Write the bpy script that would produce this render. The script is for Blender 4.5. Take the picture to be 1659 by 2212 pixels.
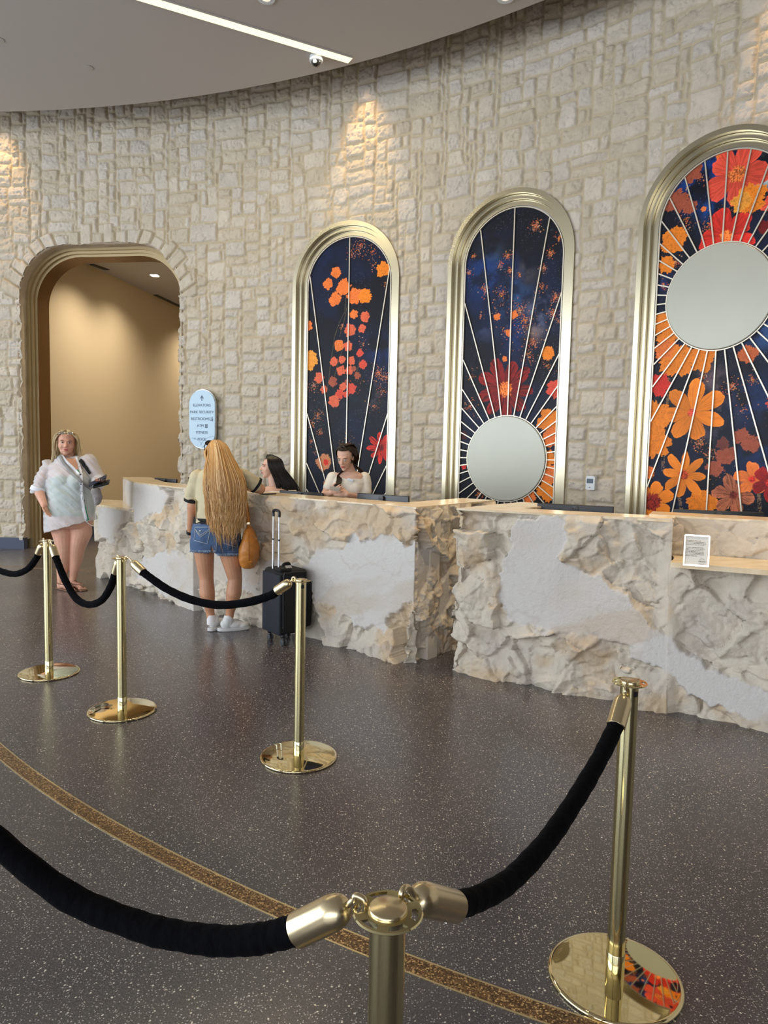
import bpy, bmesh, math, random
import numpy as np
from mathutils import Vector, Matrix
random.seed(7); rng = np.random.default_rng(11)
PI = math.pi
scene = bpy.context.scene
COL = scene.collection
for o in list(bpy.data.objects): bpy.data.objects.remove(o)

# ---------------------------------------------------------------- camera
FPX, PITCH, ROLL, EYE = 1551.5, 0.08411, 0.0220, 1.6
cF = np.array([0, math.cos(PITCH), -math.sin(PITCH)])
cU0 = np.array([0, math.sin(PITCH), math.cos(PITCH)])
cX = math.cos(ROLL)*np.array([1.0, 0, 0]) + math.sin(ROLL)*cU0
cU = -math.sin(ROLL)*np.array([1.0, 0, 0]) + math.cos(ROLL)*cU0
cam_data = bpy.data.cameras.new('camera'); cam = bpy.data.objects.new('camera', cam_data); COL.objects.link(cam)
cam_data.sensor_fit = 'VERTICAL'; cam_data.sensor_height = 36.0; cam_data.sensor_width = 27.0
cam_data.lens = FPX/2212*36.0; cam_data.clip_start = 0.05; cam_data.clip_end = 200
M = Matrix.Identity(4)
for i, v in enumerate((cX, cU, -cF)):
    for j in range(3): M[j][i] = v[j]
M.translation = (0, 0, EYE)
cam.matrix_world = M
scene.camera = cam

# ---------------------------------------------------------------- look
vs = scene.view_settings
scene.display_settings.display_device = 'sRGB'
vs.view_transform = 'Standard'; vs.look = 'None'; vs.gamma = 1.0; vs.use_curve_mapping = False
vs.exposure = -0.22
w = bpy.data.worlds.new('world'); scene.world = w; w.use_nodes = True
w.node_tree.nodes['Background'].inputs[0].default_value = (0.80, 0.88, 1.0, 1)
w.node_tree.nodes['Background'].inputs[1].default_value = 0.45
scene.cycles.use_adaptive_sampling = True; scene.cycles.adaptive_threshold = 0.02
scene.cycles.max_bounces = 6; scene.cycles.diffuse_bounces = 3; scene.cycles.glossy_bounces = 4
scene.cycles.transparent_max_bounces = 8
scene.cycles.sample_clamp_indirect = 4.0

def area_light(name, loc, look, sx, sy, power, color):
    d = bpy.data.lights.new(name, 'AREA'); d.shape = 'RECTANGLE'; d.size = sx; d.size_y = sy
    d.energy = power; d.color = color
    o = bpy.data.objects.new(name, d); COL.objects.link(o)
    o.location = loc; o.rotation_euler = (Vector(look)-Vector(loc)).to_track_quat('-Z', 'Y').to_euler()
    return o
def spot_light(name, loc, look, power, color, size, blend=0.5, radius=0.05):
    d = bpy.data.lights.new(name, 'SPOT'); d.energy = power; d.color = color
    d.spot_size = size; d.spot_blend = blend; d.shadow_soft_size = radius
    o = bpy.data.objects.new(name, d); COL.objects.link(o)
    o.location = loc; o.rotation_euler = (Vector(look)-Vector(loc)).to_track_quat('-Z', 'Y').to_euler()
    return o
# daylight through the tall windows on the left and behind the visitor
area_light('daylight_left', (-12.6, 0.5, 2.9), (0, 3.5, 2.2), 13, 5.2, 1600, (0.84, 0.92, 1.0))
area_light('daylight_back', (-3.5, -9.6, 3.2), (0, 5, 1.8), 13, 5.0, 820, (0.90, 0.94, 1.0))
WARM = (1.0, 0.74, 0.42)

# ---------------------------------------------------------------- wall cylinder and pixel helpers
CX, CY, RW = -6.249, -2.478, 13.32
CEIL = 6.0; RC = 12.5
def ray(px, py):
    return cF + (px-829.5)/FPX*cX - (py-1106)/FPX*cU
def atY(px, py, Y):
    d = ray(px, py); return np.array([0, 0, EYE]) + d*(Y/d[1])
def atZ(px, py, z=0.0):
    d = ray(px, py); return np.array([0, 0, EYE]) + d*((z-EYE)/d[2])
def wall_sz(px, py, dep=0.0):
    d = ray(px, py); o = np.array([-CX, -CY]); R_ = RW+dep
    a = d[:2]@d[:2]; b = o@d[:2]; k = o@o-R_*R_
    t = (-b+math.sqrt(b*b-a*k))/a
    P = np.array([0, 0, EYE])+d*t
    return math.atan2(P[0]-CX, P[1]-CY)*RW, P[2]
def W(s, z, dep=0.0):
    th = np.asarray(s)/RW; r = RW+np.asarray(dep)
    return np.stack(np.broadcast_arrays(CX+r*np.sin(th), CY+r*np.cos(th), np.asarray(z, float)), -1)

# ---------------------------------------------------------------- colour and materials
def lin(r, g=None, b=None):
    if g is None: r, g, b = r
    f = lambda c: (c/255/12.92) if c/255 <= 0.04045 else ((c/255+0.055)/1.055)**2.4
    return (f(r), f(g), f(b))
def new_mat(name):
    m = bpy.data.materials.new(name); m.use_nodes = True
    nt = m.node_tree; b = nt.nodes['Principled BSDF']
    return m, nt, b
def N(nt, typ, **kw):
    n = nt.nodes.new(typ)
    for k, v in kw.items():
        if k.startswith('_'): setattr(n, k[1:], v)
        else:
            k2 = int(k[1:]) if k[0] == 'i' and k[1:].isdigit() else k.replace('_', ' ')
            n.inputs[k2].default_value = v
    return n
def ramp(nt, fac, stops, interp='LINEAR'):
    r = nt.nodes.new('ShaderNodeValToRGB'); r.color_ramp.interpolation = interp
    e = r.color_ramp.elements
    while len(e) > 1: e.remove(e[0])
    for i, (p, c) in enumerate(stops):
        q = e[0] if i == 0 else e.new(p)
        q.position = p; q.color = (*c, 1) if len(c) == 3 else c
    nt.links.new(fac, r.inputs[0]); return r
def simple(name, col, rough=0.5, metal=0.0, coat=0.0, bump=0.0, bscale=60, var=0.0, spec=0.5, sheen=0.0):
    m, nt, b = new_mat(name)
    b.inputs['Base Color'].default_value = (*col, 1); b.inputs['Roughness'].default_value = rough
    b.inputs['Metallic'].default_value = metal; b.inputs['Coat Weight'].default_value = coat
    b.inputs['Specular IOR Level'].default_value = spec; b.inputs['Sheen Weight'].default_value = sheen
    if bump or var:
        tc = N(nt, 'ShaderNodeTexCoord'); nz = N(nt, 'ShaderNodeTexNoise', Scale=bscale, Detail=4.0)
        nt.links.new(tc.outputs['Object'], nz.inputs['Vector'])
        if bump:
            bp = N(nt, 'ShaderNodeBump', Strength=bump, Distance=0.01); nt.links.new(nz.outputs[0], bp.inputs['Height'])
            nt.links.new(bp.outputs[0], b.inputs['Normal'])
        if var:
            c0 = tuple(max(0, c*(1-var)) for c in col); c1 = tuple(min(1, c*(1+var)) for c in col)
            r = ramp(nt, nz.outputs[0], [(0.3, c0), (0.7, c1)]); nt.links.new(r.outputs[0], b.inputs['Base Color'])
    return m
def emit(name, col, strength):
    m, nt, b = new_mat(name)
    b.inputs['Base Color'].default_value = (*col, 1)
    b.inputs['Emission Color'].default_value = (*col, 1); b.inputs['Emission Strength'].default_value = strength
    return m

def attr_mat(name, attr='Col', rough=0.6, bump=0.0, bscale=80, spec=0.4, detail=6.0, coat=0.0, var=0.0):
    m, nt, b = new_mat(name)
    a = N(nt, 'ShaderNodeAttribute', _attribute_name=attr)
    out = a.outputs['Color']
    tc = N(nt, 'ShaderNodeTexCoord')
    if var:
        n2 = N(nt, 'ShaderNodeTexNoise', Scale=bscale*0.3, Detail=5.0); nt.links.new(tc.outputs['Object'], n2.inputs['Vector'])
        r = ramp(nt, n2.outputs[0], [(0.3, (1-var,)*3), (0.7, (1+var,)*3)])
        mx = N(nt, 'ShaderNodeMix', _data_type='RGBA', _blend_type='MULTIPLY'); mx.inputs[0].default_value = 1
        nt.links.new(out, mx.inputs[6]); nt.links.new(r.outputs[0], mx.inputs[7]); out = mx.outputs[2]
    nt.links.new(out, b.inputs['Base Color'])
    b.inputs['Roughness'].default_value = rough; b.inputs['Specular IOR Level'].default_value = spec
    b.inputs['Coat Weight'].default_value = coat
    if bump:
        nz = N(nt, 'ShaderNodeTexNoise', Scale=bscale, Detail=detail, Roughness=0.65)
        nt.links.new(tc.outputs['Object'], nz.inputs['Vector'])
        bp = N(nt, 'ShaderNodeBump', Strength=bump, Distance=0.01); nt.links.new(nz.outputs[0], bp.inputs['Height'])
        nt.links.new(bp.outputs[0], b.inputs['Normal'])
    return m

MAT = {}
MAT['brass'] = simple('polished_brass', (0.74, 0.66, 0.37), 0.09, 1.0)
MAT['brass_base'] = simple('mirror_brass', (0.80, 0.68, 0.40), 0.03, 1.0)
MAT['brass_satin'] = simple('satin_brass', (0.72, 0.60, 0.38), 0.26, 1.0)
MAT['velvet'] = simple('black_velvet', (0.0022, 0.0022, 0.0032), 0.9, 0, bump=0.5, bscale=45, spec=0.05, sheen=0.012)
MAT['gold_frame'] = simple('champagne_metal', (0.54, 0.485, 0.35), 0.25, 1.0)
MAT['door_gold'] = simple('bronze_lining', lin(176, 156, 118), 0.42, 0.5)
MAT['gold_dark'] = simple('bronze_reveal', lin(120, 88, 48), 0.45, 0.6)
MAT['spoke'] = simple('champagne_spoke', lin(205, 196, 178), 0.35, 0.5)
MAT['disc'] = simple('pale_disc_mirror', lin(182, 183, 170), 0.35, 0.15, var=0.02, bscale=3)
MAT['black_plastic'] = simple('black_plastic', (0.012, 0.013, 0.016), 0.35)
MAT['dark_grey'] = simple('dark_grey_print', (0.05, 0.055, 0.06), 0.6)
MAT['white_plastic'] = simple('white_plastic', (0.72, 0.76, 0.80), 0.35)
MAT['steel'] = simple('brushed_aluminium', (0.72, 0.76, 0.80), 0.25, 0.9)
MAT['glass_dark'] = simple('dark_lens', (0.01, 0.01, 0.012), 0.05, 0, coat=1)
MAT['tan_wall'] = simple('tan_wallcovering', lin(216, 196, 160), 0.8, bump=0.05, bscale=300)
MAT['ceiling'] = simple('painted_plaster', (0.52, 0.485, 0.455), 0.9)
MAT['plaster_dim'] = simple('painted_plaster_grey', (0.35, 0.33, 0.31), 0.9)
MAT['reflect_brown'] = simple('dark_brown_for_reflections', lin(78, 58, 38), 0.6)  # unseen side wall, coloured dark so the mural frame returns reflect dark brown
MAT['dark_base'] = simple('slate_baseboard', lin(62, 70, 92), 0.5, bump=0.1, bscale=40)
MAT['paper'] = simple('paper', (0.80, 0.76, 0.68), 0.7)
MAT['chrome'] = simple('chrome', (0.75, 0.72, 0.66), 0.08, 1.0)

# ---------------------------------------------------------------- mesh helpers
class MB:
    def __init__(s): s.v = []; s.f = []
    def add(s, v, f):
        n = len(s.v); s.v += [tuple(map(float, p)) for p in v]; s.f += [tuple(i+n for i in q) for q in f]; return s
    def box(s, c, size, M3=None, bev=0.0):
        x, y, z = [q/2 for q in size]
        if bev <= 0:
            v = [(a*x, b*y, d*z) for a in (-1, 1) for b in (-1, 1) for d in (-1, 1)]
            f = [(0, 1, 3, 2), (4, 6, 7, 5), (0, 4, 5, 1), (2, 3, 7, 6), (0, 2, 6, 4), (1, 5, 7, 3)]
        else:
            bm = bmesh.new(); bmesh.ops.create_cube(bm, size=1)
            for q in bm.verts: q.co = Vector((q.co.x*2*x, q.co.y*2*y, q.co.z*2*z))
            bmesh.ops.bevel(bm, geom=list(bm.edges), offset=bev, segments=3, affect='EDGES', profile=0.5)
            bm.verts.index_update()
            v = [tuple(q.co) for q in bm.verts]; f = [tuple(q.index for q in g.verts) for g in bm.faces]; bm.free()
        if M3 is not None: v = [tuple(np.asarray(M3)@np.array(p)) for p in v]
        return s.add([(p[0]+c[0], p[1]+c[1], p[2]+c[2]) for p in v], f)
    def lathe(s, prof, c=(0, 0, 0), n=32, axis=None, ring=False):
        if ring: prof = list(prof)+[prof[0]]
        # prof: list of (r,z); axis: 3x3 mapping
        v = []; f = []
        for r, z in prof:
            for i in range(n):
                a = 2*PI*i/n; v.append((r*math.cos(a), r*math.sin(a), z))
        for j in range(len(prof)-1):
            for i in range(n):
                f.append((j*n+i, j*n+(i+1) % n, (j+1)*n+(i+1) % n, (j+1)*n+i))
        if ring:
            m_ = (len(prof)-1)*n; v = v[:m_]; f = [tuple(q % m_ for q in g) for g in f]
        if not ring and prof[0][0] > 1e-6: f.append(tuple(range(n-1, -1, -1)))
        if not ring and prof[-1][0] > 1e-6: f.append(tuple((len(prof)-1)*n+i for i in range(n)))
        if axis is not None: v = [tuple(np.asarray(axis)@np.array(p)) for p in v]
        return s.add([(p[0]+c[0], p[1]+c[1], p[2]+c[2]) for p in v], f)
    def tube(s, pts, rad, n=12, flat=1.0, closed=False, up=(0, 0, 1)):
        P = [np.array(p, float) for p in pts]; m = len(P)
        if not hasattr(rad, '__len__'): rad = [rad]*m
        v = []; U = None
        for i in range(m):
            if closed: t = P[(i+1) % m]-P[i-1]
            else: t = P[min(i+1, m-1)]-P[max(i-1, 0)]
            t = t/(np.linalg.norm(t)+1e-9)
            if U is None:
                u = np.array(up, float)
                if abs(u@t) > 0.95: u = np.array([1.0, 0, 0])
                if abs(u@t) > 0.95: u = np.array([0, 1.0, 0])
            else: u = U
            u = u-t*(u@t); u /= (np.linalg.norm(u)+1e-9); U = u; b = np.cross(t, u)
            for k in range(n):
                a = 2*PI*k/n; v.append(P[i]+rad[i]*(math.cos(a)*u*flat+math.sin(a)*b))
        f = []
        for i in range(m if closed else m-1):
            j = (i+1) % m
            for k in range(n): f.append((i*n+k, i*n+(k+1) % n, j*n+(k+1) % n, j*n+k))
        if not closed:
            f.append(tuple(range(n-1, -1, -1))); f.append(tuple((m-1)*n+k for k in range(n)))
        return s.add(v, f)
    def ell(s, c, r, M3=None, nu=20, nv=12):
        v = []; f = []
        for j in range(nv+1):
            ph = PI*j/nv
            for i in range(nu):
                a = 2*PI*i/nu; v.append(np.array([r[0]*math.sin(ph)*math.cos(a), r[1]*math.sin(ph)*math.sin(a), r[2]*math.cos(ph)]))
        for j in range(nv):
            for i in range(nu): f.append((j*nu+i, (j+1)*nu+i, (j+1)*nu+(i+1) % nu, j*nu+(i+1) % nu))
        if M3 is not None: v = [np.asarray(M3)@p for p in v]
        return s.add([p+np.array(c) for p in v], f)
    def cap(s, p0, r0, p1, r1, n=16):
        p0 = np.array(p0, float); p1 = np.array(p1, float); t = p1-p0; L = np.linalg.norm(t)+1e-9; t /= L
        pts = []; rad = []
        for k in range(5, 0, -1):
            a = PI/2*k/5.0; pts.append(p0-t*r0*math.sin(a)); rad.append(max(r0*math.cos(a), 1e-4))
        pts += [p0, p0+(p1-p0)*0.5, p1]; rad += [r0, (r0+r1)/2, r1]
        for k in range(1, 6):
            a = PI/2*k/5.0; pts.append(p1+t*r1*math.sin(a)); rad.append(max(r1*math.cos(a), 1e-4))
        return s.tube(pts, rad, n)
    def loft(s, secs, n=36, power=2.0):
        # secs: (cx,cy,cz,rx,ry[,yaw]); closed body of superellipse sections
        v = []; f = []
        for q in secs:
            cx_, cy_, cz_, rx, ry = q[:5]; yaw = q[5] if len(q) > 5 else 0
            for i in range(n):
                a = 2*PI*i/n; c_, s_ = math.cos(a), math.sin(a)
                x = rx*math.copysign(abs(c_)**(2/power), c_); y = ry*math.copysign(abs(s_)**(2/power), s_)
                v.append((cx_+x*math.cos(yaw)-y*math.sin(yaw), cy_+x*math.sin(yaw)+y*math.cos(yaw), cz_))
        m = len(secs)
        for j in range(m-1):
            for i in range(n): f.append((j*n+i, j*n+(i+1) % n, (j+1)*n+(i+1) % n, (j+1)*n+i))
        f.append(tuple(range(n-1, -1, -1))); f.append(tuple((m-1)*n+i for i in range(n)))
        return s.add(v, f)
    def prism(s, poly, z0, z1):
        n = len(poly)
        v = [(p[0], p[1], z0) for p in poly]+[(p[0], p[1], z1) for p in poly]
        f = [tuple(range(n-1, -1, -1)), tuple(range(n, 2*n))]+[(i, (i+1) % n, n+(i+1) % n, n+i) for i in range(n)]
        return s.add(v, f)
    def build(s, name, mat, parent=None, smooth=True, auto=35):
        return obj(name, s.v, s.f, mat, parent, smooth, auto)

def obj(name, v, f, mat, parent=None, smooth=True, auto=35, local=False):
    me = bpy.data.meshes.new(name)
    v = np.asarray(v, float).reshape(-1, 3)
    if parent is not None and not local:
        off = np.array(world_of(parent)); v = v-off
    me.from_pydata(v.tolist(), [], [tuple(q) for q in f]); me.validate(); me.update()
    bm = bmesh.new(); bm.from_mesh(me); bmesh.ops.recalc_face_normals(bm, faces=bm.faces); bm.to_mesh(me); bm.free()
    me.materials.append(mat)
    if smooth:
        me.polygons.foreach_set('use_smooth', [True]*len(me.polygons))
        if auto: me.set_sharp_from_angle(angle=math.radians(auto))
    o = bpy.data.objects.new(name, me); COL.objects.link(o)
    if parent is not None: o.parent = parent
    return o
def world_of(o):
    p = Vector((0, 0, 0))
    while o is not None: p = p+o.location; o = o.parent
    return p
def grid_obj(name, V, mat, parent=None, colors=None, keep=None, smooth=True, uvs=None):
    """V: (n,m,3) array -> quad grid"""
    n, m = V.shape[:2]
    idx = np.arange(n*m).reshape(n, m)
    q = np.stack([idx[:-1, :-1], idx[1:, :-1], idx[1:, 1:], idx[:-1, 1:]], -1).reshape(-1, 4)
    if keep is not None: q = q[keep.reshape(-1)]
    used = np.unique(q); remap = np.full(n*m, -1); remap[used] = np.arange(len(used)); q = remap[q]
    vv = V.reshape(-1, 3)[used]
    if parent is not None: vv = vv-np.array(world_of(parent))
    me = bpy.data.meshes.new(name)
    me.vertices.add(len(vv)); me.vertices.foreach_set('co', vv.astype(np.float32).ravel())
    me.loops.add(len(q)*4); me.loops.foreach_set('vertex_index', q.astype(np.int32).ravel())
    me.polygons.add(len(q)); me.polygons.foreach_set('loop_start', np.arange(0, len(q)*4, 4, dtype=np.int32))
    try: me.polygons.foreach_set('loop_total', np.full(len(q), 4, dtype=np.int32))
    except Exception: pass
    me.update(calc_edges=True)
    if smooth: me.polygons.foreach_set('use_smooth', np.ones(len(q), bool))
    if colors is not None:
        for an, arr in colors.items():
            a = me.color_attributes.new(an, 'FLOAT_COLOR', 'POINT')
            c = arr.reshape(-1, arr.shape[-1])[used]
            if c.shape[1] == 3: c = np.concatenate([c, np.ones((len(c), 1))], 1)
            a.data.foreach_set('color', c.astype(np.float32).ravel())
    me.materials.append(mat)
    o = bpy.data.objects.new(name, me); COL.objects.link(o)
    if parent is not None: o.parent = parent
    return o
def thing(name, label, cat, loc=(0, 0, 0), group=None):
    o = bpy.data.objects.new(name, None); COL.objects.link(o); o.empty_display_size = 0.1
    o.location = tuple(map(float, loc)); o['label'] = label; o['category'] = cat
    if group: o['group'] = group
    return o
def tag(o, label, cat, group=None):
    o['label'] = label; o['category'] = cat
    if group: o['group'] = group
    return o
def struct(o):
    o['kind'] = 'structure'; return o
def remeshed(mb, name, voxel, mat, parent=None, smooth_n=3, post=None):
    """one continuous skin over all the shapes in mb"""
    me = bpy.data.meshes.new('tmp'); me.from_pydata(mb.v, [], mb.f); me.update()
    bm = bmesh.new(); bm.from_mesh(me); bmesh.ops.recalc_face_normals(bm, faces=bm.faces); bm.to_mesh(me); bm.free()
    o = bpy.data.objects.new('tmp', me); COL.objects.link(o)
    r = o.modifiers.new('r', 'REMESH'); r.mode = 'VOXEL'; r.voxel_size = voxel; r.adaptivity = 0
    if smooth_n:
        s = o.modifiers.new('s', 'SMOOTH'); s.factor = 0.5; s.iterations = smooth_n
    dg = bpy.context.evaluated_depsgraph_get(); dg.update()
    em = bpy.data.meshes.new_from_object(o.evaluated_get(dg)); em.name = name
    bpy.data.objects.remove(o)
    n = len(em.vertices); co = np.empty(n*3, np.float32); em.vertices.foreach_get('co', co); co = co.reshape(-1, 3).astype(float)
    if post is not None:
        no = np.empty(n*3, np.float32); em.vertices.foreach_get('normal', no); no = no.reshape(-1, 3).astype(float)
        r_ = post(co, no)
        if isinstance(r_, tuple):
            co, colr = r_
            a = em.color_attributes.new('Col', 'FLOAT_COLOR', 'POINT')
            a.data.foreach_set('color', np.concatenate([colr, np.ones((n, 1))], 1).astype(np.float32).ravel())
        else: co = r_
    if parent is not None: co = co-np.array(world_of(parent))
    em.vertices.foreach_set('co', co.astype(np.float32).ravel())
    em.polygons.foreach_set('use_smooth', np.ones(len(em.polygons), bool)); em.update()
    em.materials.clear(); em.materials.append(mat)
    ob = bpy.data.objects.new(name, em); COL.objects.link(ob)
    if parent is not None: ob.parent = parent
    return ob

# ---------------------------------------------------------------- numpy noise
def _h(i, j, seed):
    n = (i.astype(np.int64)*374761393+j.astype(np.int64)*668265263+seed*974634777) & 0x7fffffff
    n = ((n ^ (n >> 13))*1274126177) & 0x7fffffff
    return ((n ^ (n >> 16)) & 0xffffff)/float(0xffffff)
def vnoise(x, y, seed=0):
    i = np.floor(x); j = np.floor(y); fx = x-i; fy = y-j
    fx = fx*fx*fx*(fx*(fx*6-15)+10); fy = fy*fy*fy*(fy*(fy*6-15)+10)
    a = _h(i, j, seed); b = _h(i+1, j, seed); c = _h(i, j+1, seed); d = _h(i+1, j+1, seed)
    return (a*(1-fx)+b*fx)*(1-fy)+(c*(1-fx)+d*fx)*fy
def fbm(x, y, seed=0, oct=4, gain=0.5):
    s = 0; a = 1; t = 0
    for k in range(oct):
        s = s+a*vnoise(x*2**k+17.3*k, y*2**k-9.1*k, seed+k); t += a; a *= gain
    return s/t
def worley(x, y, seed=0):
    """returns F1,F2,id-random a,b,c, offset from cell point"""
    i0 = np.floor(x); j0 = np.floor(y)
    F1 = np.full(x.shape, 9.0); F2 = np.full(x.shape, 9.0)
    A = np.zeros(x.shape); B = np.zeros(x.shape); C = np.zeros(x.shape); DX = np.zeros(x.shape); DY = np.zeros(x.shape)
    for di in (-1, 0, 1):
        for dj in (-1, 0, 1):
            i = i0+di; j = j0+dj
            px = i+_h(i, j, seed); py = j+_h(i, j, seed+1)
            dx = x-px; dy = y-py; d = np.hypot(dx, dy)
            m = d < F1
            F2 = np.where(m, F1, np.minimum(F2, d)); F1 = np.where(m, d, F1)
            A = np.where(m, _h(i, j, seed+2), A); B = np.where(m, _h(i, j, seed+3), B); C = np.where(m, _h(i, j, seed+4), C)
            DX = np.where(m, dx, DX); DY = np.where(m, dy, DY)
    return F1, F2, A, B, C, DX, DY
def sstep(a, b, x):
    t = np.clip((x-a)/(b-a), 0, 1); return t*t*(3-2*t)
def in_poly(x, y, poly):
    c = np.zeros(x.shape, bool); n = len(poly)
    for i in range(n):
        x0, y0 = poly[i]; x1, y1 = poly[(i+1) % n]
        if y0 == y1: continue
        m = ((y0 > y) != (y1 > y)) & (x < (x1-x0)*(y-y0)/(y1-y0)+x0)
        c ^= m
    return c
def poly_dist(x, y, poly, closed=True):
    d = np.full(x.shape, 1e9); n = len(poly)
    for i in range(n if closed else n-1):
        x0, y0 = poly[i]; x1, y1 = poly[(i+1) % n]
        ex, ey = x1-x0, y1-y0; L = ex*ex+ey*ey+1e-12
        t = np.clip(((x-x0)*ex+(y-y0)*ey)/L, 0, 1)
        d = np.minimum(d, np.hypot(x-x0-t*ex, y-y0-t*ey))
    return d
# ================================================================ ROOM
# ---- floor: dark polished terrazzo
def terrazzo():
    m, nt, b = new_mat('dark_terrazzo'); L = nt.links.new
    tc = N(nt, 'ShaderNodeTexCoord')
    base_n = N(nt, 'ShaderNodeTexNoise', Scale=210.0, Detail=4.0, Roughness=0.75); L(tc.outputs['Object'], base_n.inputs['Vector'])
    base = ramp(nt, base_n.outputs[0], [(0.30, (0.010, 0.009, 0.013)), (0.46, (0.038, 0.034, 0.041)), (0.58, (0.10, 0.09, 0.10)), (0.70, (0.30, 0.27, 0.27))])
    big = N(nt, 'ShaderNodeTexNoise', Scale=0.8, Detail=2.0); L(tc.outputs['Object'], big.inputs['Vector'])
    cur = base.outputs[0]
    for sc, thr, col, prob in ((58.0, 0.28, (0.80, 0.74, 0.64), 0.74), (130.0, 0.36, (0.50, 0.46, 0.43), 0.52), (36.0, 0.20, (0.80, 0.70, 0.54), 0.86), (85.0, 0.30, (0.40, 0.35, 0.34), 0.60)):
        vo = N(nt, 'ShaderNodeTexVoronoi', Scale=sc, Randomness=1.0); L(tc.outputs['Object'], vo.inputs['Vector'])
        wn = N(nt, 'ShaderNodeTexNoise', Scale=sc*2.4, Detail=1.0); L(tc.outputs['Object'], wn.inputs['Vector'])
        ad = N(nt, 'ShaderNodeMath', _operation='MULTIPLY_ADD'); L(wn.outputs[0], ad.inputs[0]); ad.inputs[1].default_value = 0.45; L(vo.outputs['Distance'], ad.inputs[2])
        lt = N(nt, 'ShaderNodeMath', _operation='LESS_THAN'); L(ad.outputs[0], lt.inputs[0]); lt.inputs[1].default_value = thr+0.12
        sp = N(nt, 'ShaderNodeSeparateColor'); L(vo.outputs['Color'], sp.inputs[0])
        g = N(nt, 'ShaderNodeMath', _operation='GREATER_THAN'); L(sp.outputs[0], g.inputs[0]); g.inputs[1].default_value = prob
        mu = N(nt, 'ShaderNodeMath', _operation='MULTIPLY'); L(lt.outputs[0], mu.inputs[0]); L(g.outputs[0], mu.inputs[1])
        mx = N(nt, 'ShaderNodeMix', _data_type='RGBA'); L(mu.outputs[0], mx.inputs[0]); L(cur, mx.inputs[6]); mx.inputs[7].default_value = (*col, 1)
        cur = mx.outputs[2]
    L(cur, b.inputs['Base Color'])
    b.inputs['Roughness'].default_value = 0.24
    b.inputs['Specular IOR Level'].default_value = 1.0
    rn = ramp(nt, big.outputs[0], [(0.3, (0.20,)*3), (0.7, (0.31,)*3)]); L(rn.outputs[0], b.inputs['Roughness'])
    return m
MAT['terrazzo'] = terrazzo()
fl = struct(obj('floor', [(-19, -16, 0), (8, -16, 0), (8, 26, 0), (-19, 26, 0)], [(0, 1, 2, 3)], MAT['terrazzo'], smooth=False))

# ---- ceiling: round soffit that stops short of the stone wall, light slot behind it
mb = MB(); n = 160
ring = [(CX+RC*math.cos(2*PI*i/n), CY+RC*math.sin(2*PI*i/n)) for i in range(n)]
mb.prism(ring, CEIL, CEIL+0.5)
struct(mb.build('ceiling', MAT['ceiling'], smooth=False))
mb = MB(); mb.box((-6.25, -2.5, 6.95), (34, 34, 0.1)); struct(mb.build('ceiling_upper', MAT['plaster_dim'], smooth=False)); bpy.data.objects['ceiling_upper'].name = 'trim_1'

# ---- stone wall
DOOR_S0, DOOR_S1, DOOR_Z, DOOR_R = 0.80, 3.30, 4.51, 0.75
ARCH = [(5.865, 3.775), (8.11, 3.82), (10.375, 3.90)]      # centre along the wall, springing height
SUN = [0.23, 1.545, 3.155]                                   # height of each sun disc
AR = 0.785
def sd_door(s, z, grow=0.0):
    cs = (DOOR_S0+DOOR_S1)/2; hw = (DOOR_S1-DOOR_S0)/2+grow; top = DOOR_Z+grow; r = DOOR_R+grow
    qx = np.abs(s-cs)-hw+r; qz = (z-top+r)
    return np.hypot(np.maximum(qx, 0), np.maximum(qz, 0))-r+np.minimum(np.maximum(qx, qz), 0)
def sd_arch(s, z, k):
    sc, zc = ARCH[k]
    return np.where(z > zc, np.hypot(s-sc, z-zc), np.abs(s-sc))-(AR-0.03)
def stone_tiles(nx, nz, seed, wmax=7, hmax=5):
    r = random.Random(seed); g = -np.ones((nx, nz), int); rects = []
    for j in range(nz):
        for i in range(nx):
            if g[i, j] >= 0: continue
            w_ = r.choice([2, 3, 4, 4, 5, 5, 6, 7, 8]); h_ = r.choice([2, 3, 3, 3, 4, 4, 5])
            ww = 0
            while ww < w_ and i+ww < nx and g[i+ww, j] < 0: ww += 1
            hh = min(h_, nz-j, ww+2)
            g[i:i+ww, j:j+hh] = len(rects); rects.append((i, j, i+ww, j+hh))
    return g, np.array(rects, float)
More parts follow.
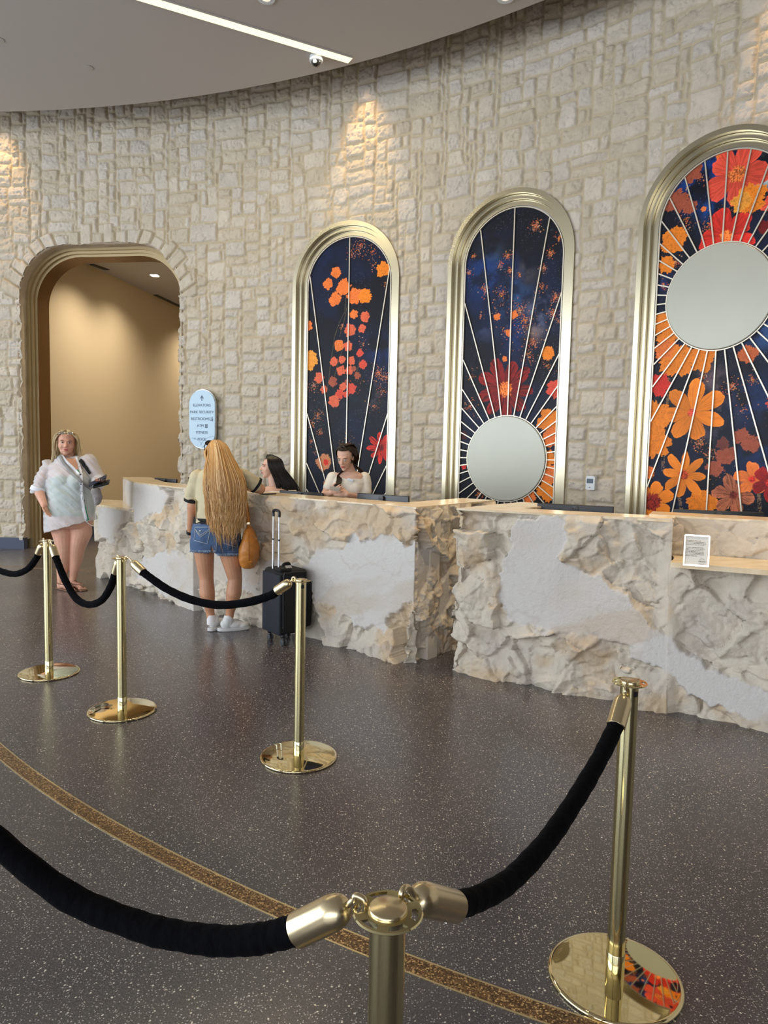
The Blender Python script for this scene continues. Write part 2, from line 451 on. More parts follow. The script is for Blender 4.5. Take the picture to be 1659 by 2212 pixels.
def stone_field(u, v, unit, seed, mortar=0.0055):
    """u,v in metres from 0 -> height (0..1-ish metres), mortar mask, tint"""
    wu = (fbm(u*5, v*5, seed+1, 3)-0.5)*0.050; wv = (fbm(u*5+40, v*5, seed+2, 3)-0.5)*0.040
    uu = u+wu; vv_ = v+wv
    nx = int(u.max()/unit)+8; nz = int(v.max()/unit)+8
    g, R_ = stone_tiles(nx, nz, seed)
    i = np.clip((uu/unit).astype(int)+2, 0, nx-1); j = np.clip((vv_/unit).astype(int)+2, 0, nz-1)
    uu = uu+2*unit; vv_ = vv_+2*unit
    t = g[i, j]; r = R_[t]*unit
    rr = np.random.default_rng(seed); nr = len(R_)
    jit = rr.uniform(-0.004, 0.004, (nr, 4)); P = rr.uniform(-1, 1, (nr, 12)); Hh = rr.uniform(0, 1, nr); T = rr.uniform(0, 1, nr)
    x0 = r[..., 0]+mortar+jit[t, 0]; x1 = r[..., 2]-mortar+jit[t, 1]; z0 = r[..., 1]+mortar+jit[t, 2]; z1 = r[..., 3]-mortar+jit[t, 3]
    cx_ = (x0+x1)/2; cz_ = (z0+z1)/2; hx = (x1-x0)/2; hz = (z1-z0)/2; rad = 0.022
    qx = np.abs(uu-cx_)-hx+rad; qz = np.abs(vv_-cz_)-hz+rad
    sd = np.hypot(np.maximum(qx, 0), np.maximum(qz, 0))+np.minimum(np.maximum(qx, qz), 0)-rad
    sd = sd+(fbm(u*30, v*30, seed+5, 2)-0.5)*0.008
    edge = sstep(0.0, 0.017, -sd)
    a = (uu-cx_)/hx; b_ = (vv_-cz_)/hz
    h = 0.018+0.018*Hh[t]+0.006*(P[t, 0]*a+P[t, 1]*b_)
    for k in range(3):                       # chipped facets
        d = P[t, 2+3*k]*a+P[t, 3+3*k]*b_+0.35*(vnoise(u*14, v*14, seed+9+k)-0.5)-0.25-0.35*abs(P[t, 4+3*k])
        h = h-0.018*np.clip(d, 0, 1)
    h = h+(fbm(u*16, v*22, seed+20, 5, 0.65)-0.5)*0.022
    rdg = np.abs(fbm(u*11, v*11, seed+31, 3)-0.5); h = h-0.020*sstep(0.045, 0.0, rdg)
    h = h-0.010*sstep(0.02, 0.0, -sd)
    H = edge*h+(1-edge)*(0.004*fbm(u*40, v*40, seed+7, 2))
    return H, edge, T[t]
def snap(s, z, sdf, g):
    e = 1e-3
    d0 = sdf(s, z); gx = (sdf(s+e, z)-sdf(s-e, z))/(2*e); gz = (sdf(s, z+e)-sdf(s, z-e))/(2*e)
    m = (d0 < 0) & (d0 > -g*1.6)
    return np.where(m, s-d0*gx, s), np.where(m, z-d0*gz, z)
def build_wall():
    g = 0.0125; s = np.arange(-2.0, 13.4, g); z = np.arange(0.14, 6.85, g)
    S, Z = np.meshgrid(s, z, indexing='ij')
    ws = lambda a, b: sd_door(a, b)+(vnoise(a*6+b*6, b*6-a*3, 77)-0.5)*0.05
    S0, Z0 = S.copy(), Z.copy()
    S, Z = snap(S, Z, ws, g)
    for k in range(3): S, Z = snap(S, Z, (lambda a, b, k=k: sd_arch(a, b, k)), g)
    H, edge, T = stone_field(S+2.2, Z, 0.055, 5)
    # upright stones around the head of the doorway
    sd = sd_door(S, Z); band = (sd > -0.1) & (sd < 0.30) & (Z > 3.72)
    ang = np.arctan2(S-2.05, Z-3.1)
    per = np.where(np.abs(S-2.05) < 0.5, S-2.05, np.sign(S-2.05)*(0.5+np.abs(ang-np.sign(S-2.05)*0.34)*1.65))
    cell = np.floor((per+9)/0.185+0.9*(vnoise(per*3, per*0, 3)-0.5)).astype(int)
    fu = ((per+9)/0.185) % 1.0; fu = np.minimum(fu, 1-fu)*0.185
    lim = 0.13+0.17*_h(cell, cell*0, 9)
    fv = np.minimum(sd+0.2, lim-sd); e2 = sstep(0.006, 0.022, np.minimum(fu, fv))
    H2 = e2*(0.03+0.014*_h(cell, cell*0, 4)+(fbm(S*18, Z*18, 55, 4)-0.5)*0.024)
    inb = band & (sd < lim)
    H = np.where(inb, H2, H); edge = np.where(inb, e2, edge); T = np.where(inb, _h(cell, cell*0, 8), T)
    for k in range(3):                       # stones die into mortar against the metal frames
        H = H*(0.35+0.65*sstep(0.0, 0.07, sd_arch(S, Z, k)-0.03))
    dep = 0.022-H
    V = W(S, Z, dep)
    inside = ws(S0, Z0) < 0
    for k in range(3): inside |= sd_arch(S0, Z0, k) < 0
    allin = inside[:-1, :-1] & inside[1:, :-1] & inside[1:, 1:] & inside[:-1, 1:]
    st = np.stack([lin(212, 201, 184), lin(206, 194, 174), lin(210, 201, 188)])
    mort = np.array(lin(196, 182, 156))
    k3 = np.clip((T*3).astype(int), 0, 2); f = (T*3) % 1
    colr = st[k3]*(0.94+0.10*f)[..., None]
    fl_ = fbm(S*9, Z*9, 91, 4)[..., None]; colr = colr*(0.90+0.20*fl_)
    colr = colr*edge[..., None]+mort*(1-edge[..., None])
    MAT['stone'] = attr_mat('rough_limestone', rough=0.85, bump=1.0, bscale=30, spec=0.2, detail=8)
    o = grid_obj('wall_back', V, MAT['stone'], colors={'Col': colr}, keep=~allin); struct(o)
    return o
build_wall()
MAT['stone_plain'] = simple('rough_limestone_plain', lin(205, 195, 182), 0.9, bump=0.8, bscale=9, var=0.08)
# continuation of the curved wall past the frame on both sides
def arc_wall(name, s0, s1, z0=0.0, z1=6.85, dep=0.0, mat=None):
    S, Z = np.meshgrid(np.linspace(s0, s1, max(4, int((s1-s0)/0.3))), np.array([z0, z1]), indexing='ij')
    return struct(grid_obj(name, W(S, Z, dep), mat or MAT['stone_plain']))
arc_wall('wall_left', -8.0, -2.0)
arc_wall('wall_right', 13.35, 20.5)
# side and rear shell with the window band
mb = MB(); mb.box((-13.1, -1.5, 0.2), (0.2, 22, 0.4)).box((-13.1, -1.5, 6.2), (0.2, 22, 1.4))
for y in np.linspace(-12, 8.6, 9): mb.box((-13.1, y, 3), (0.16, 0.14, 6))
struct(mb.build('window_1', MAT['plaster_dim'], smooth=False))
mb = MB(); mb.box((-3, -10.1, 0.2), (21, 0.2, 0.4)).box((-3, -10.1, 6.2), (21, 0.2, 1.4))
for x in np.linspace(-13, 7, 9): mb.box((x, -10.1, 3), (0.14, 0.16, 6))
struct(mb.build('window_2', MAT['plaster_dim'], smooth=False))
mb = MB(); mb.box((7.1, -3, 3.4), (0.2, 15, 7)); struct(mb.build('wall_far_right', MAT['reflect_brown'], smooth=False)); bpy.data.objects['wall_far_right'].name = 'wall_side'

# ---- baseboards along the stone wall
def arc_strip(name, s0, s1, z0, z1, dep0, dep1, mat, kind='structure'):
    v = []; f = []; ss = np.linspace(s0, s1, max(3, int((s1-s0)/0.2)+1))
    for s in ss:
        for d, z in ((dep0, z0), (dep0, z1), (dep1, z1), (dep1, z0)): v.append(W(s, z, d))
    for i in range(len(ss)-1):
        for k in range(4): f.append((i*4+k, (i+1)*4+k, (i+1)*4+(k+1) % 4, i*4+(k+1) % 4))
    n = len(ss)-1; f += [(0, 1, 2, 3), (n*4+3, n*4+2, n*4+1, n*4)]
    o = obj(name, v, f, mat, smooth=False); return struct(o)
arc_strip('baseboard_left', -2.0, DOOR_S0-0.005, 0, 0.17, 0.0, 0.10, MAT['dark_base'])
arc_strip('baseboard_middle', DOOR_S1+0.005, ARCH[0][0]-AR, 0, 0.17, 0.0, 0.10, MAT['dark_base'])
arc_strip('baseboard_centre', ARCH[0][0]+AR, ARCH[1][0]-AR, 0, 0.17, 0.0, 0.10, MAT['dark_base'])
arc_strip('baseboard_right', ARCH[1][0]+AR, ARCH[2][0]-AR, 0, 0.17, 0.0, 0.10, MAT['dark_base'])
arc_strip('baseboard_far_right', ARCH[2][0]+AR, 13.4, 0, 0.17, 0.0, 0.10, MAT['dark_base'])

# ---- doorway: stone reveal, stepped bronze lining, corridor
def door_outline(g, n=14):
    """open path up the left side, over the head and down; g = offset inward"""
    s0, s1, zt, r = DOOR_S0+g, DOOR_S1-g, DOOR_Z-g, DOOR_R-g*0.6
    p = [(s0, z) for z in np.linspace(0.0, zt-r, 26)]
    p += [(s0+r-r*math.cos(a), zt-r+r*math.sin(a)) for a in np.linspace(0, PI/2, n)[1:]]
    p += [(s, zt) for s in np.linspace(s0+r, s1-r, 10)[1:-1]]
    p += [(s1-r+r*math.sin(a), zt-r+r*math.cos(a)) for a in np.linspace(0, PI/2, n)]
    p += [(s1, z) for z in np.linspace(zt-r, 0.0, 26)[1:]]
    return p
def profile_sweep(rows):
    """rows: list of (offset, depth); returns grid V (path, profile, 3)"""
    cols = []
    for g, d in rows:
        p = np.array(door_outline(g)); cols.append(W(p[:, 0], p[:, 1], d))
    return np.stack(cols, 1)
# stone reveal (rough)
rows = [(-0.03, -0.005), (0.0, 0.02), (0.0, 0.07), (0.0, 0.12), (0.0, 0.19)]
def refine(p, step=0.03):
    out = [p[0]]
    for a, b in zip(p[:-1], p[1:]):
        k = max(1, int(math.dist(a, b)/step)); out += [tuple(np.array(a)+(np.array(b)-np.array(a))*(q+1)/k) for q in range(k)]
    return np.array(out)
cols = []
for g, d in rows:
    p = np.array(door_outline(g)); pl = refine(p)
    ref = refine(np.array(door_outline(0.0))); 
    t = np.linspace(0, 1, 560); cum = np.r_[0, np.cumsum(np.hypot(*np.diff(pl, axis=0).T))]; cum /= cum[-1]
    s = np.interp(t, cum, pl[:, 0]); z = np.interp(t, cum, pl[:, 1])
    z = np.maximum(z, 0.14)
    w_ = (vnoise(s*6+z*6, z*6-s*3, 77)-0.5)*0.05
    nr = (fbm(t*90, t*0+d*30, 3, 3)-0.5)*0.02
    sgn = np.where(t < 0.5, 1, -1); side = (z < DOOR_Z-DOOR_R)
    cols.append(W(s+sgn*(w_*0.0+nr)*side-sgn*0.01, z+nr*(~side), d))
V = np.stack(cols, 1)
cc = np.ones(V.shape[:2])[..., None]*np.array(lin(205, 190, 168)); cc = cc*(0.85+0.3*fbm(np.arange(V.shape[0])[:, None]*0.15+0*V[..., 0], V[..., 2]*3, 8, 3))[..., None]
struct(grid_obj('trim_2', V, MAT['stone'], colors={'Col': cc}))
rows = [(-0.08, 0.187), (0.004, 0.187), (0.040, 0.185), (0.040, 0.235), (0.075, 0.235), (0.075, 0.285), (0.11, 0.285)]
V = profile_sweep(rows)
f = []; n_, m_ = V.shape[:2]
for i in range(n_-1):
    for j in range(m_-1): f.append((i*m_+j, (i+1)*m_+j, (i+1)*m_+j+1, i*m_+j+1))
o = struct(obj('door_1', V.reshape(-1, 3), f, MAT['door_gold'], auto=30))
V = profile_sweep([(0.11, 0.285), (0.11, 0.62), (0.0, 0.62)])
f = []; n_, m_ = V.shape[:2]
for i in range(n_-1):
    for j in range(m_-1): f.append((i*m_+j, (i+1)*m_+j, (i+1)*m_+j+1, i*m_+j+1))
struct(obj('door_2', V.reshape(-1, 3), f, MAT['gold_dark'], auto=30))
# corridor
cw = [W(0.905, 0, 0.62), (-4.90, 13.9, 0), (-4.25, 18.0, 0)]
A0 = np.array([cw[0][0], cw[0][1]]); A1 = np.array([-4.15, 18.6])
dr = (A1-A0)/np.linalg.norm(A1-A0); nrm = np.array([dr[1], -dr[0]])
B0 = A0+nrm*2.75; B1 = A1+nrm*2.75; CZ = 4.65
def wallquad(name, a, b, z0, z1, mat, th=0.1, side=1):
    d = (b-a)/np.linalg.norm(b-a); q = np.array([-d[1], d[0]])*th*side
    mb = MB(); mb.prism([tuple(a), tuple(b), tuple(b+q), tuple(a+q)], z0, z1)
    return struct(mb.build(name, mat, smooth=False))
wallquad('wall_corridor_left', A0, A1, 0, CZ+0.2, MAT['tan_wall'])
wallquad('wall_corridor_right', B0, B1, 0, CZ+0.2, MAT['tan_wall'], side=-1)
wallquad('wall_corridor_end', A1, B1, 0, CZ+0.2, MAT['tan_wall'])
wallquad('baseboard_corridor', A0+nrm*0.0, A1, 0, 0.18, MAT['dark_base'], th=0.02, side=-1)
mb = MB(); mb.prism([tuple(A0), tuple(B0), tuple(B1), tuple(A1)], CZ, CZ+0.1); struct(mb.build('ceiling_corridor', MAT['ceiling'], smooth=False))
# dark slot diffusers and downlight in the corridor ceiling
for (pa, pb), lab in ((((192, 571), (226, 583)), 'black linear slot vent in corridor ceiling, nearer the stone arch top'), (((331, 637), (384, 662)), 'black linear slot vent deeper in the corridor ceiling')):
    a = atZ(*pa, CZ-0.004); b = atZ(*pb, CZ-0.004); a[:2] += nrm*0.05; b[:2] += nrm*0.05
    d = (b-a)[:2]; d /= np.linalg.norm(d); q = np.array([d[1], -d[0]])*0.045
    mb = MB(); mb.prism([tuple(a[:2]-q), tuple(b[:2]-q), tuple(b[:2]+q), tuple(a[:2]+q)], CZ-0.012, CZ)
    t = mb.build('slot_vent', MAT['black_plastic'], smooth=False); tag(t, lab, 'vent', 'corridor slot vents')
p = atZ(334, 595, CZ-0.01)
t = thing('downlight', 'lit square recessed downlight in the corridor ceiling', 'ceiling light', (p[0], p[1], CZ))
mb = MB(); mb.box((p[0], p[1], CZ-0.006), (0.17, 0.17, 0.012)); mb.build('trim_ring', MAT['white_plastic'], t, smooth=False)
mb = MB(); mb.box((p[0], p[1], CZ-0.015), (0.12, 0.12, 0.008)); mb.build('lens', emit('corridor_lamp', (1, 0.86, 0.65), 14), t, smooth=False)
spot_light('corridor_lamp_1', (p[0], p[1], CZ-0.03), (p[0], p[1], 0), 260, (1, 0.88, 0.72), 2.3, 1.0, 0.08)
spot_light('corridor_lamp_2', (p[0]+0.5, p[1]+3.0, CZ-0.03), (p[0]+0.5, p[1]+3.0, 0), 260, (1, 0.88, 0.72), 2.3, 1.0, 0.08)
spot_light('corridor_lamp_3', (p[0]-0.2, p[1]-1.2, CZ-0.03), (p[0]-0.2, p[1]-1.2, 0), 220, (1, 0.88, 0.72), 2.3, 1.0, 0.08)

# ---- inlaid bronze strip across the floor (arc) and thin far inlay
def strip_mat():
    m, nt, b = new_mat('bronze_glitter'); L = nt.links.new
    tc = N(nt, 'ShaderNodeTexCoord'); vo = N(nt, 'ShaderNodeTexVoronoi', Scale=230.0); L(tc.outputs['Object'], vo.inputs['Vector'])
    sp = N(nt, 'ShaderNodeSeparateColor'); L(vo.outputs['Color'], sp.inputs[0])
    r = ramp(nt, sp.outputs[0], [(0.0, (0.05, 0.025, 0.01)), (0.5, (0.16, 0.085, 0.035)), (0.82, (0.30, 0.17, 0.07)), (0.93, (0.75, 0.5, 0.22))]); L(r.outputs[0], b.inputs['Base Color'])
    b.inputs['Roughness'].default_value = 0.3; b.inputs['Metallic'].default_value = 0.35
    bp = N(nt, 'ShaderNodeBump', Strength=0.5, Distance=0.004); L(sp.outputs[1], bp.inputs['Height']); L(bp.outputs[0], b.inputs['Normal'])
    return m
MAT['glitter'] = strip_mat()
up = [(0, 1606), (200, 1741), (400, 1852), (640, 1968), (930, 2080), (1100, 2141), (1270, 2196)]
dn = [(0, 1640), (200, 1776), (400, 1888), (620, 1996), (925, 2125), (1100, 2190), (1190, 2222)]
U = np.array([atZ(*q)[:2] for q in up]); D = np.array([atZ(*q)[:2] for q in dn])
def cfit(P):
    A = np.c_[2*P, np.ones(len(P))]; x = np.linalg.lstsq(A, (P**2).sum(1), rcond=None)[0]; return x[0], x[1], math.sqrt(x[2]+x[0]**2+x[1]**2)
ux, uy, ur = cfit(U); dd = np.mean([math.hypot(*(q-np.array([ux, uy]))) for q in D])
def ring_strip(name, r0, r1, z0, z1, mat, parent=None, a0=None, a1=None):
    v = []; f = []; n = 120
    for i in range(n+1):
        a = a0+(a1-a0)*i/n
        for r, z in ((r0, z0), (r0, z1), (r1, z1), (r1, z0)): v.append((ux+r*math.cos(a), uy+r*math.sin(a), z))
    for i in range(n):
        for k in range(4): f.append((i*4+k, (i+1)*4+k, (i+1)*4+(k+1) % 4, i*4+(k+1) % 4))
    return obj(name, v, f, mat, parent, smooth=False)
angs = np.unwrap([math.atan2(q[1]-uy, q[0]-ux) for q in U]); a0, a1 = angs[0], angs[-1]; ext = (a1-a0)
a0 -= ext*0.9; a1 += ext*0.35
rin, rout = sorted((ur, dd)); ew = 0.007
t = struct(ring_strip('trim_3', rin+ew, rout-ew, -0.002, 0.0012, MAT['glitter'], None, a0, a1))
for r_ in ((rin, rin+ew), (rout-ew, rout)):
    e = ring_strip('metal_edge', r_[0], r_[1], -0.002, 0.002, MAT['brass_satin'], t, a0, a1)
mb = MB(); a = atZ(40, 1226); b = atZ(232, 1236); d = (b-a); mb.prism([tuple((a-d*1.0)[:2]), tuple((b+d*0.5)[:2]), tuple((b+d*0.5)[:2]+np.array([0, 0.05])), tuple((a-d*1.0)[:2]+np.array([0, 0.05]))], -0.001, 0.0012)
struct(mb.build('trim_4', MAT['glitter'], smooth=False))

# ---- ceiling details
def ceil_pts(px): p = atZ(*px, CEIL); return p
a = ceil_pts((330, 0)); b = ceil_pts((757, 129)); d = (b-a)[:2]; d /= np.linalg.norm(d); q = np.array([d[1], -d[0]])*0.062
a2 = a[:2]-d*3.0
t = thing('linear_light', 'long glowing strip light set in the grey ceiling', 'ceiling light', (b[0], b[1], CEIL))
mb = MB(); mb.prism([tuple(a2-q), tuple(b[:2]-q), tuple(b[:2]+q), tuple(a2+q)], CEIL-0.012, CEIL-0.0005); mb.build('diffuser', emit('strip_glow', (1.0, 0.93, 0.60), 1.35), t, smooth=False)
mb = MB()
for sg in (-1, 1): mb.prism([tuple(a2+q*sg), tuple(b[:2]+q*sg), tuple(b[:2]+q*sg*1.12), tuple(a2+q*sg*1.12)], CEIL-0.014, CEIL-0.0005)
mb.build('edge_trim', MAT['ceiling'], t, smooth=False)
mid = (a2+b[:2])/2
o = area_light('strip_lamp', (mid[0], mid[1], CEIL-0.03), (mid[0], mid[1], 0), 5.0, 0.1, 60, (1, 0.88, 0.6)); o.rotation_euler = (0, 0, math.atan2(d[1], d[0]))
# security camera
p = ceil_pts((683, 122))
t = thing('security_camera', 'small white dome security camera hanging from the ceiling edge', 'camera', (p[0], p[1], CEIL))
MB().lathe([(0.072, CEIL), (0.075, CEIL-0.02), (0.075, CEIL-0.05), (0.062, CEIL-0.058)], (p[0], p[1], 0)).build('housing', MAT['white_plastic'], t)
mb = MB(); mb.lathe([(0.058, CEIL-0.05)]+[(0.055*math.cos(k*PI/16), CEIL-0.055-0.058*math.sin(k*PI/16)) for k in range(0, 8)]+[(0.0, CEIL-0.113)], (p[0], p[1], 0)); mb.build('dome', MAT['glass_dark'], t)
MB().ell((p[0]-0.01, p[1]-0.05, CEIL-0.075), (0.022, 0.012, 0.022)).build('lens', MAT['white_plastic'], t)
# recessed downlights and sprinkler covers
for i, (px, lab) in enumerate([((575, -4), 'round white recessed spotlight at the top edge, right of the strip light'), ((1092, -6), 'round recessed spotlight at the top edge near the curved ceiling rim')]):
    p = ceil_pts(px); t = thing('recessed_spotlight', lab, 'ceiling light', (p[0], p[1], CEIL), 'recessed ceiling spotlights')
    MB().lathe([(0.05, CEIL+0.0), (0.05, CEIL-0.012), (0.085, CEIL-0.012), (0.085, CEIL)], (p[0], p[1], 0)).build('trim_ring', MAT['white_plastic'], t)
    MB().lathe([(0.045, CEIL-0.008), (0.03, CEIL-0.016), (0, CEIL-0.016)], (p[0], p[1], 0)).build('lens', emit('spot_lens', (1, 0.9, 0.75), 0.8), t)
for px, lab in (((190, 145), 'flat round concealed sprinkler cover in the ceiling'), ((-3, 85), 'flat round ceiling cover cut by the left edge of the photo')):
    p = ceil_pts(px); t = MB().lathe([(0.05, CEIL), (0.055, CEIL-0.006), (0.0, CEIL-0.008)], (p[0], p[1], 0)).build('sprinkler_cover', MAT['ceiling'])
    tag(t, lab, 'sprinkler', 'sprinkler covers')
# wall-washers in the slot between soffit and stone, and warm downlights over the desks
for s in (-4.3, 0.60, 6.12, 11.0):
    q = W(s, 6.72, -0.42); tg = W(s, 4.6, 0.0); spot_light('slot_washer', q, tg, 190, (1.0, 0.62, 0.27), 0.80, 0.9, 0.04)
for x, y, e in ((-2.9, 7.2, 130), (-1.27, 6.3, 130), (0.5, 5.0, 150), (1.6, 4.9, 170), (2.4, 3.4, 170), (-0.4, 7.2, 110), (1.07, 7.38, 120), (1.9, 5.6, 110)):
    spot_light('desk_downlight', (x, y, CEIL-0.03), (x, y, 0), e, WARM, 1.0, 0.6, 0.05)
spot_light('desk_downlight', (1.9, 4.3, CEIL-0.03), (0.6, 5.75, 0.5), 420, WARM, 0.42, 0.4, 0.05)
spot_light('desk_downlight', (2.6, 3.0, CEIL-0.03), (2.3, 4.3, 0.9), 430, WARM, 0.5, 0.6, 0.05)

# ---- sign on the wall
def wall_panel(sc, zc, w_, h_, dep0, dep1, name, mat, parent=None, r=None):
    """flat stadium/rounded panel tangent to the wall"""
    c = W(sc, zc, 0); th = sc/RW; tx = np.array([math.cos(th), -math.sin(th), 0]); nr = np.array([-math.sin(th), -math.cos(th), 0])
    r = r if r is not None else w_/2; pts = []
    for q, (sx, sz) in enumerate(((1, 1), (-1, 1), (-1, -1), (1, -1))):
        for a in np.linspace(q*PI/2, (q+1)*PI/2, 10): pts.append((sx*(w_/2-r)+r*math.cos(a), sz*(h_/2-r)+r*math.sin(a)))
    n = len(pts); v = [c+tx*p[0]+np.array([0, 0, p[1]])-nr*d for d in (dep0, dep1) for p in pts]
    f = [tuple(range(n)), tuple(range(2*n-1, n-1, -1))]+[(i, n+i, n+(i+1) % n, (i+1) % n) for i in range(n)]
    return obj(name, v, f, mat, parent, auto=40)
def wall_frame(sc, zc, dep):
    th = sc/RW; tx = Vector((math.cos(th), -math.sin(th), 0)); nr = Vector((-math.sin(th), -math.cos(th), 0)); c = Vector(W(sc, zc, 0))+nr*(-dep)
    M_ = Matrix.Identity(4)
    for i, v in enumerate((tx, Vector((0, 0, 1)), nr)):
        for j in range(3): M_[j][i] = v[j]
    M_.translation = c; return M_
def text_mesh(name, txt, size, M_, mat, parent, depth=0.001, align='CENTER'):
    cu = bpy.data.curves.new('t', 'FONT'); cu.body = txt; cu.size = size; cu.extrude = depth; cu.align_x = align; cu.align_y = 'CENTER'
    o = bpy.data.objects.new('t', cu); COL.objects.link(o); dg = bpy.context.evaluated_depsgraph_get(); dg.update()
    me = bpy.data.meshes.new_from_object(o.evaluated_get(dg)); bpy.data.objects.remove(o)
    me.transform(M_); me.name = name
    if parent is not None: me.transform(Matrix.Translation(-world_of(parent)))
    me.materials.clear(); me.materials.append(mat)
    ob = bpy.data.objects.new(name, me); COL.objects.link(ob)
    if parent is not None: ob.parent = parent
    return ob
SS, SZ, SW_, SH_ = 3.72, 2.0, 0.405, 0.82
t = thing('wayfinding_sign', 'pale blue oval sign on the stone wall listing elevators to pool', 'sign', W(SS, SZ, -0.03))
wall_panel(SS, SZ, SW_, SH_, -0.10, -0.045, 'panel', simple('pale_blue_panel', lin(186, 214, 235), 0.35), t)
wall_panel(SS, SZ, SW_+0.012, SH_+0.012, -0.085, -0.055, 'edge', MAT['steel'], t)
Mf = wall_frame(SS, SZ, -0.1015)
ink = simple('sign_ink', lin(70, 88, 112), 0.5)
for i, s_ in enumerate(['ELEVATORS', 'PARK SECURITY', 'RESTROOMS', 'ATM', 'FITNESS', 'POOL']):
    dx = {2: -0.025, 3: -0.025}.get(i, 0.0)
    text_mesh('lettering', s_, 0.053, Mf@Matrix.Translation((dx, 0.192-i*0.0955, 0)), ink, t)
def icon(rects, name='icon'):
    mb = MB()
    for (x, y, ww, hh) in rects: mb.box((x, y, 0), (ww, hh, 0.002))
    v = [tuple(Mf@Vector(p)) for p in mb.v]; return obj(name, v, mb.f, ink, t, smooth=False)
mb = MB(); mb.box((0, 0.29, 0), (0.012, 0.07, 0.002)); mb.add([(0, 0.335, 0), (0.030, 0.29, 0), (0.022, 0.285, 0), (0, 0.315, 0), (-0.022, 0.285, 0), (-0.030, 0.29, 0)], [(0, 1, 2, 3), (0, 3, 4, 5)])
obj('arrow', [tuple(Mf@Vector(p)) for p in mb.v], mb.f, ink, t, smooth=False)
y2 = 0.192-2*0.0955; y3 = 0.192-3*0.0955
icon([(0.145, y2+0.020, 0.008, 0.010), (0.145, y2-0.005, 0.006, 0.035), (0.145, y2-0.02, 0.014, 0.016), (0.170, y2+0.022, 0.009, 0.010), (0.170, y2-0.005, 0.012, 0.03), (0.170, y2-0.025, 0.006, 0.02)])
icon([(0.07, y3+0.018, 0.042, 0.008), (0.07, y3-0.022, 0.042, 0.010), (0.055, y3, 0.007, 0.044), (0.085, y3, 0.007, 0.044), (0.07, y3, 0.014, 0.022)])
mb = MB()
def arc_line(cx_, cy_, r, a0_, a1_, wd=0.0022, n=20):
    pts = [(cx_+r*math.cos(a), cy_+r*math.sin(a)) for a in np.linspace(a0_, a1_, n)]
    for (x0, y0), (x1, y1) in zip(pts[:-1], pts[1:]):
        L_ = math.hypot(x1-x0, y1-y0); nx, ny = -(y1-y0)/L_*wd, (x1-x0)/L_*wd
        mb.add([(x0+nx, y0+ny, 0), (x0-nx, y0-ny, 0), (x1-nx, y1-ny, 0), (x1+nx, y1+ny, 0)], [(0, 1, 2, 3)])
sl_ = simple('sign_line', lin(120, 150, 175), 0.5)
for q_ in ((0.20, -0.50, 0.26, PI*0.51, PI*0.83), (-0.16, -0.46, 0.19, PI*0.18, PI*0.52), (0.19, -0.56, 0.24, PI*0.56, PI*0.80), (-0.112, -0.278, 0.012, 0, 2*PI)):
    mb = MB(); arc_line(*q_)
    obj('line_art', [tuple(Mf@Vector(p)) for p in mb.v], mb.f, sl_, t, smooth=False)

# ---- thermostat
t = thing('thermostat', 'white wall thermostat with dark screen between the second and third arches', 'thermostat', W(9.217, 1.31, -0.02))
wall_panel(9.217, 1.311, 0.100, 0.148, -0.062, 0.0, 'body', MAT['white_plastic'], t, r=0.012)
wall_panel(9.214, 1.332, 0.072, 0.050, -0.0635, -0.05, 'screen', simple('lcd', lin(70, 85, 100), 0.2), t, r=0.002)
wall_panel(9.214, 1.262, 0.016, 0.006, -0.0635, -0.05, 'logo', MAT['dark_grey'], t, r=0.002)
# ================================================================ ARCHED MURALS
MAT['art'] = attr_mat('printed_mural', rough=0.42, spec=0.18)
def arch_path(k, off, n=28):
    sc, zc = ARCH[k]; r = AR-off
    p = [(sc-r, z) for z in np.linspace(0.0, zc, 24)]
    p += [(sc-r*math.cos(a), zc+r*math.sin(a)) for a in np.linspace(0, PI, n*2)[1:]]
    p += [(sc+r, z) for z in np.linspace(zc, 0.0, 24)[1:]]
    return np.array(p)
def sweep_obj(name, k, rows, mat, parent):
    V = np.stack([W(arch_path(k, g)[:, 0], arch_path(k, g)[:, 1], d) for g, d in rows], 1)
    n_, m_ = V.shape[:2]; f = []
    for i in range(n_-1):
        for j in range(m_-1): f.append((i*m_+j, (i+1)*m_+j, (i+1)*m_+j+1, i*m_+j+1))
    return obj(name, V.reshape(-1, 3), f, mat, parent, auto=30)
CROP = [(3.567, 610, 460), (3.072, 940, 390), (2.458, 1340, 250)]
OR = lin(255, 132, 58); OR2 = lin(255, 142, 36); SAL = lin(240, 110, 74); COR = lin(236, 84, 62); RED = lin(232, 52, 40); DRED = lin(118, 20, 18)
BRN = lin(176, 88, 62); TAN = lin(216, 140, 96); YEL = lin(255, 168, 60)
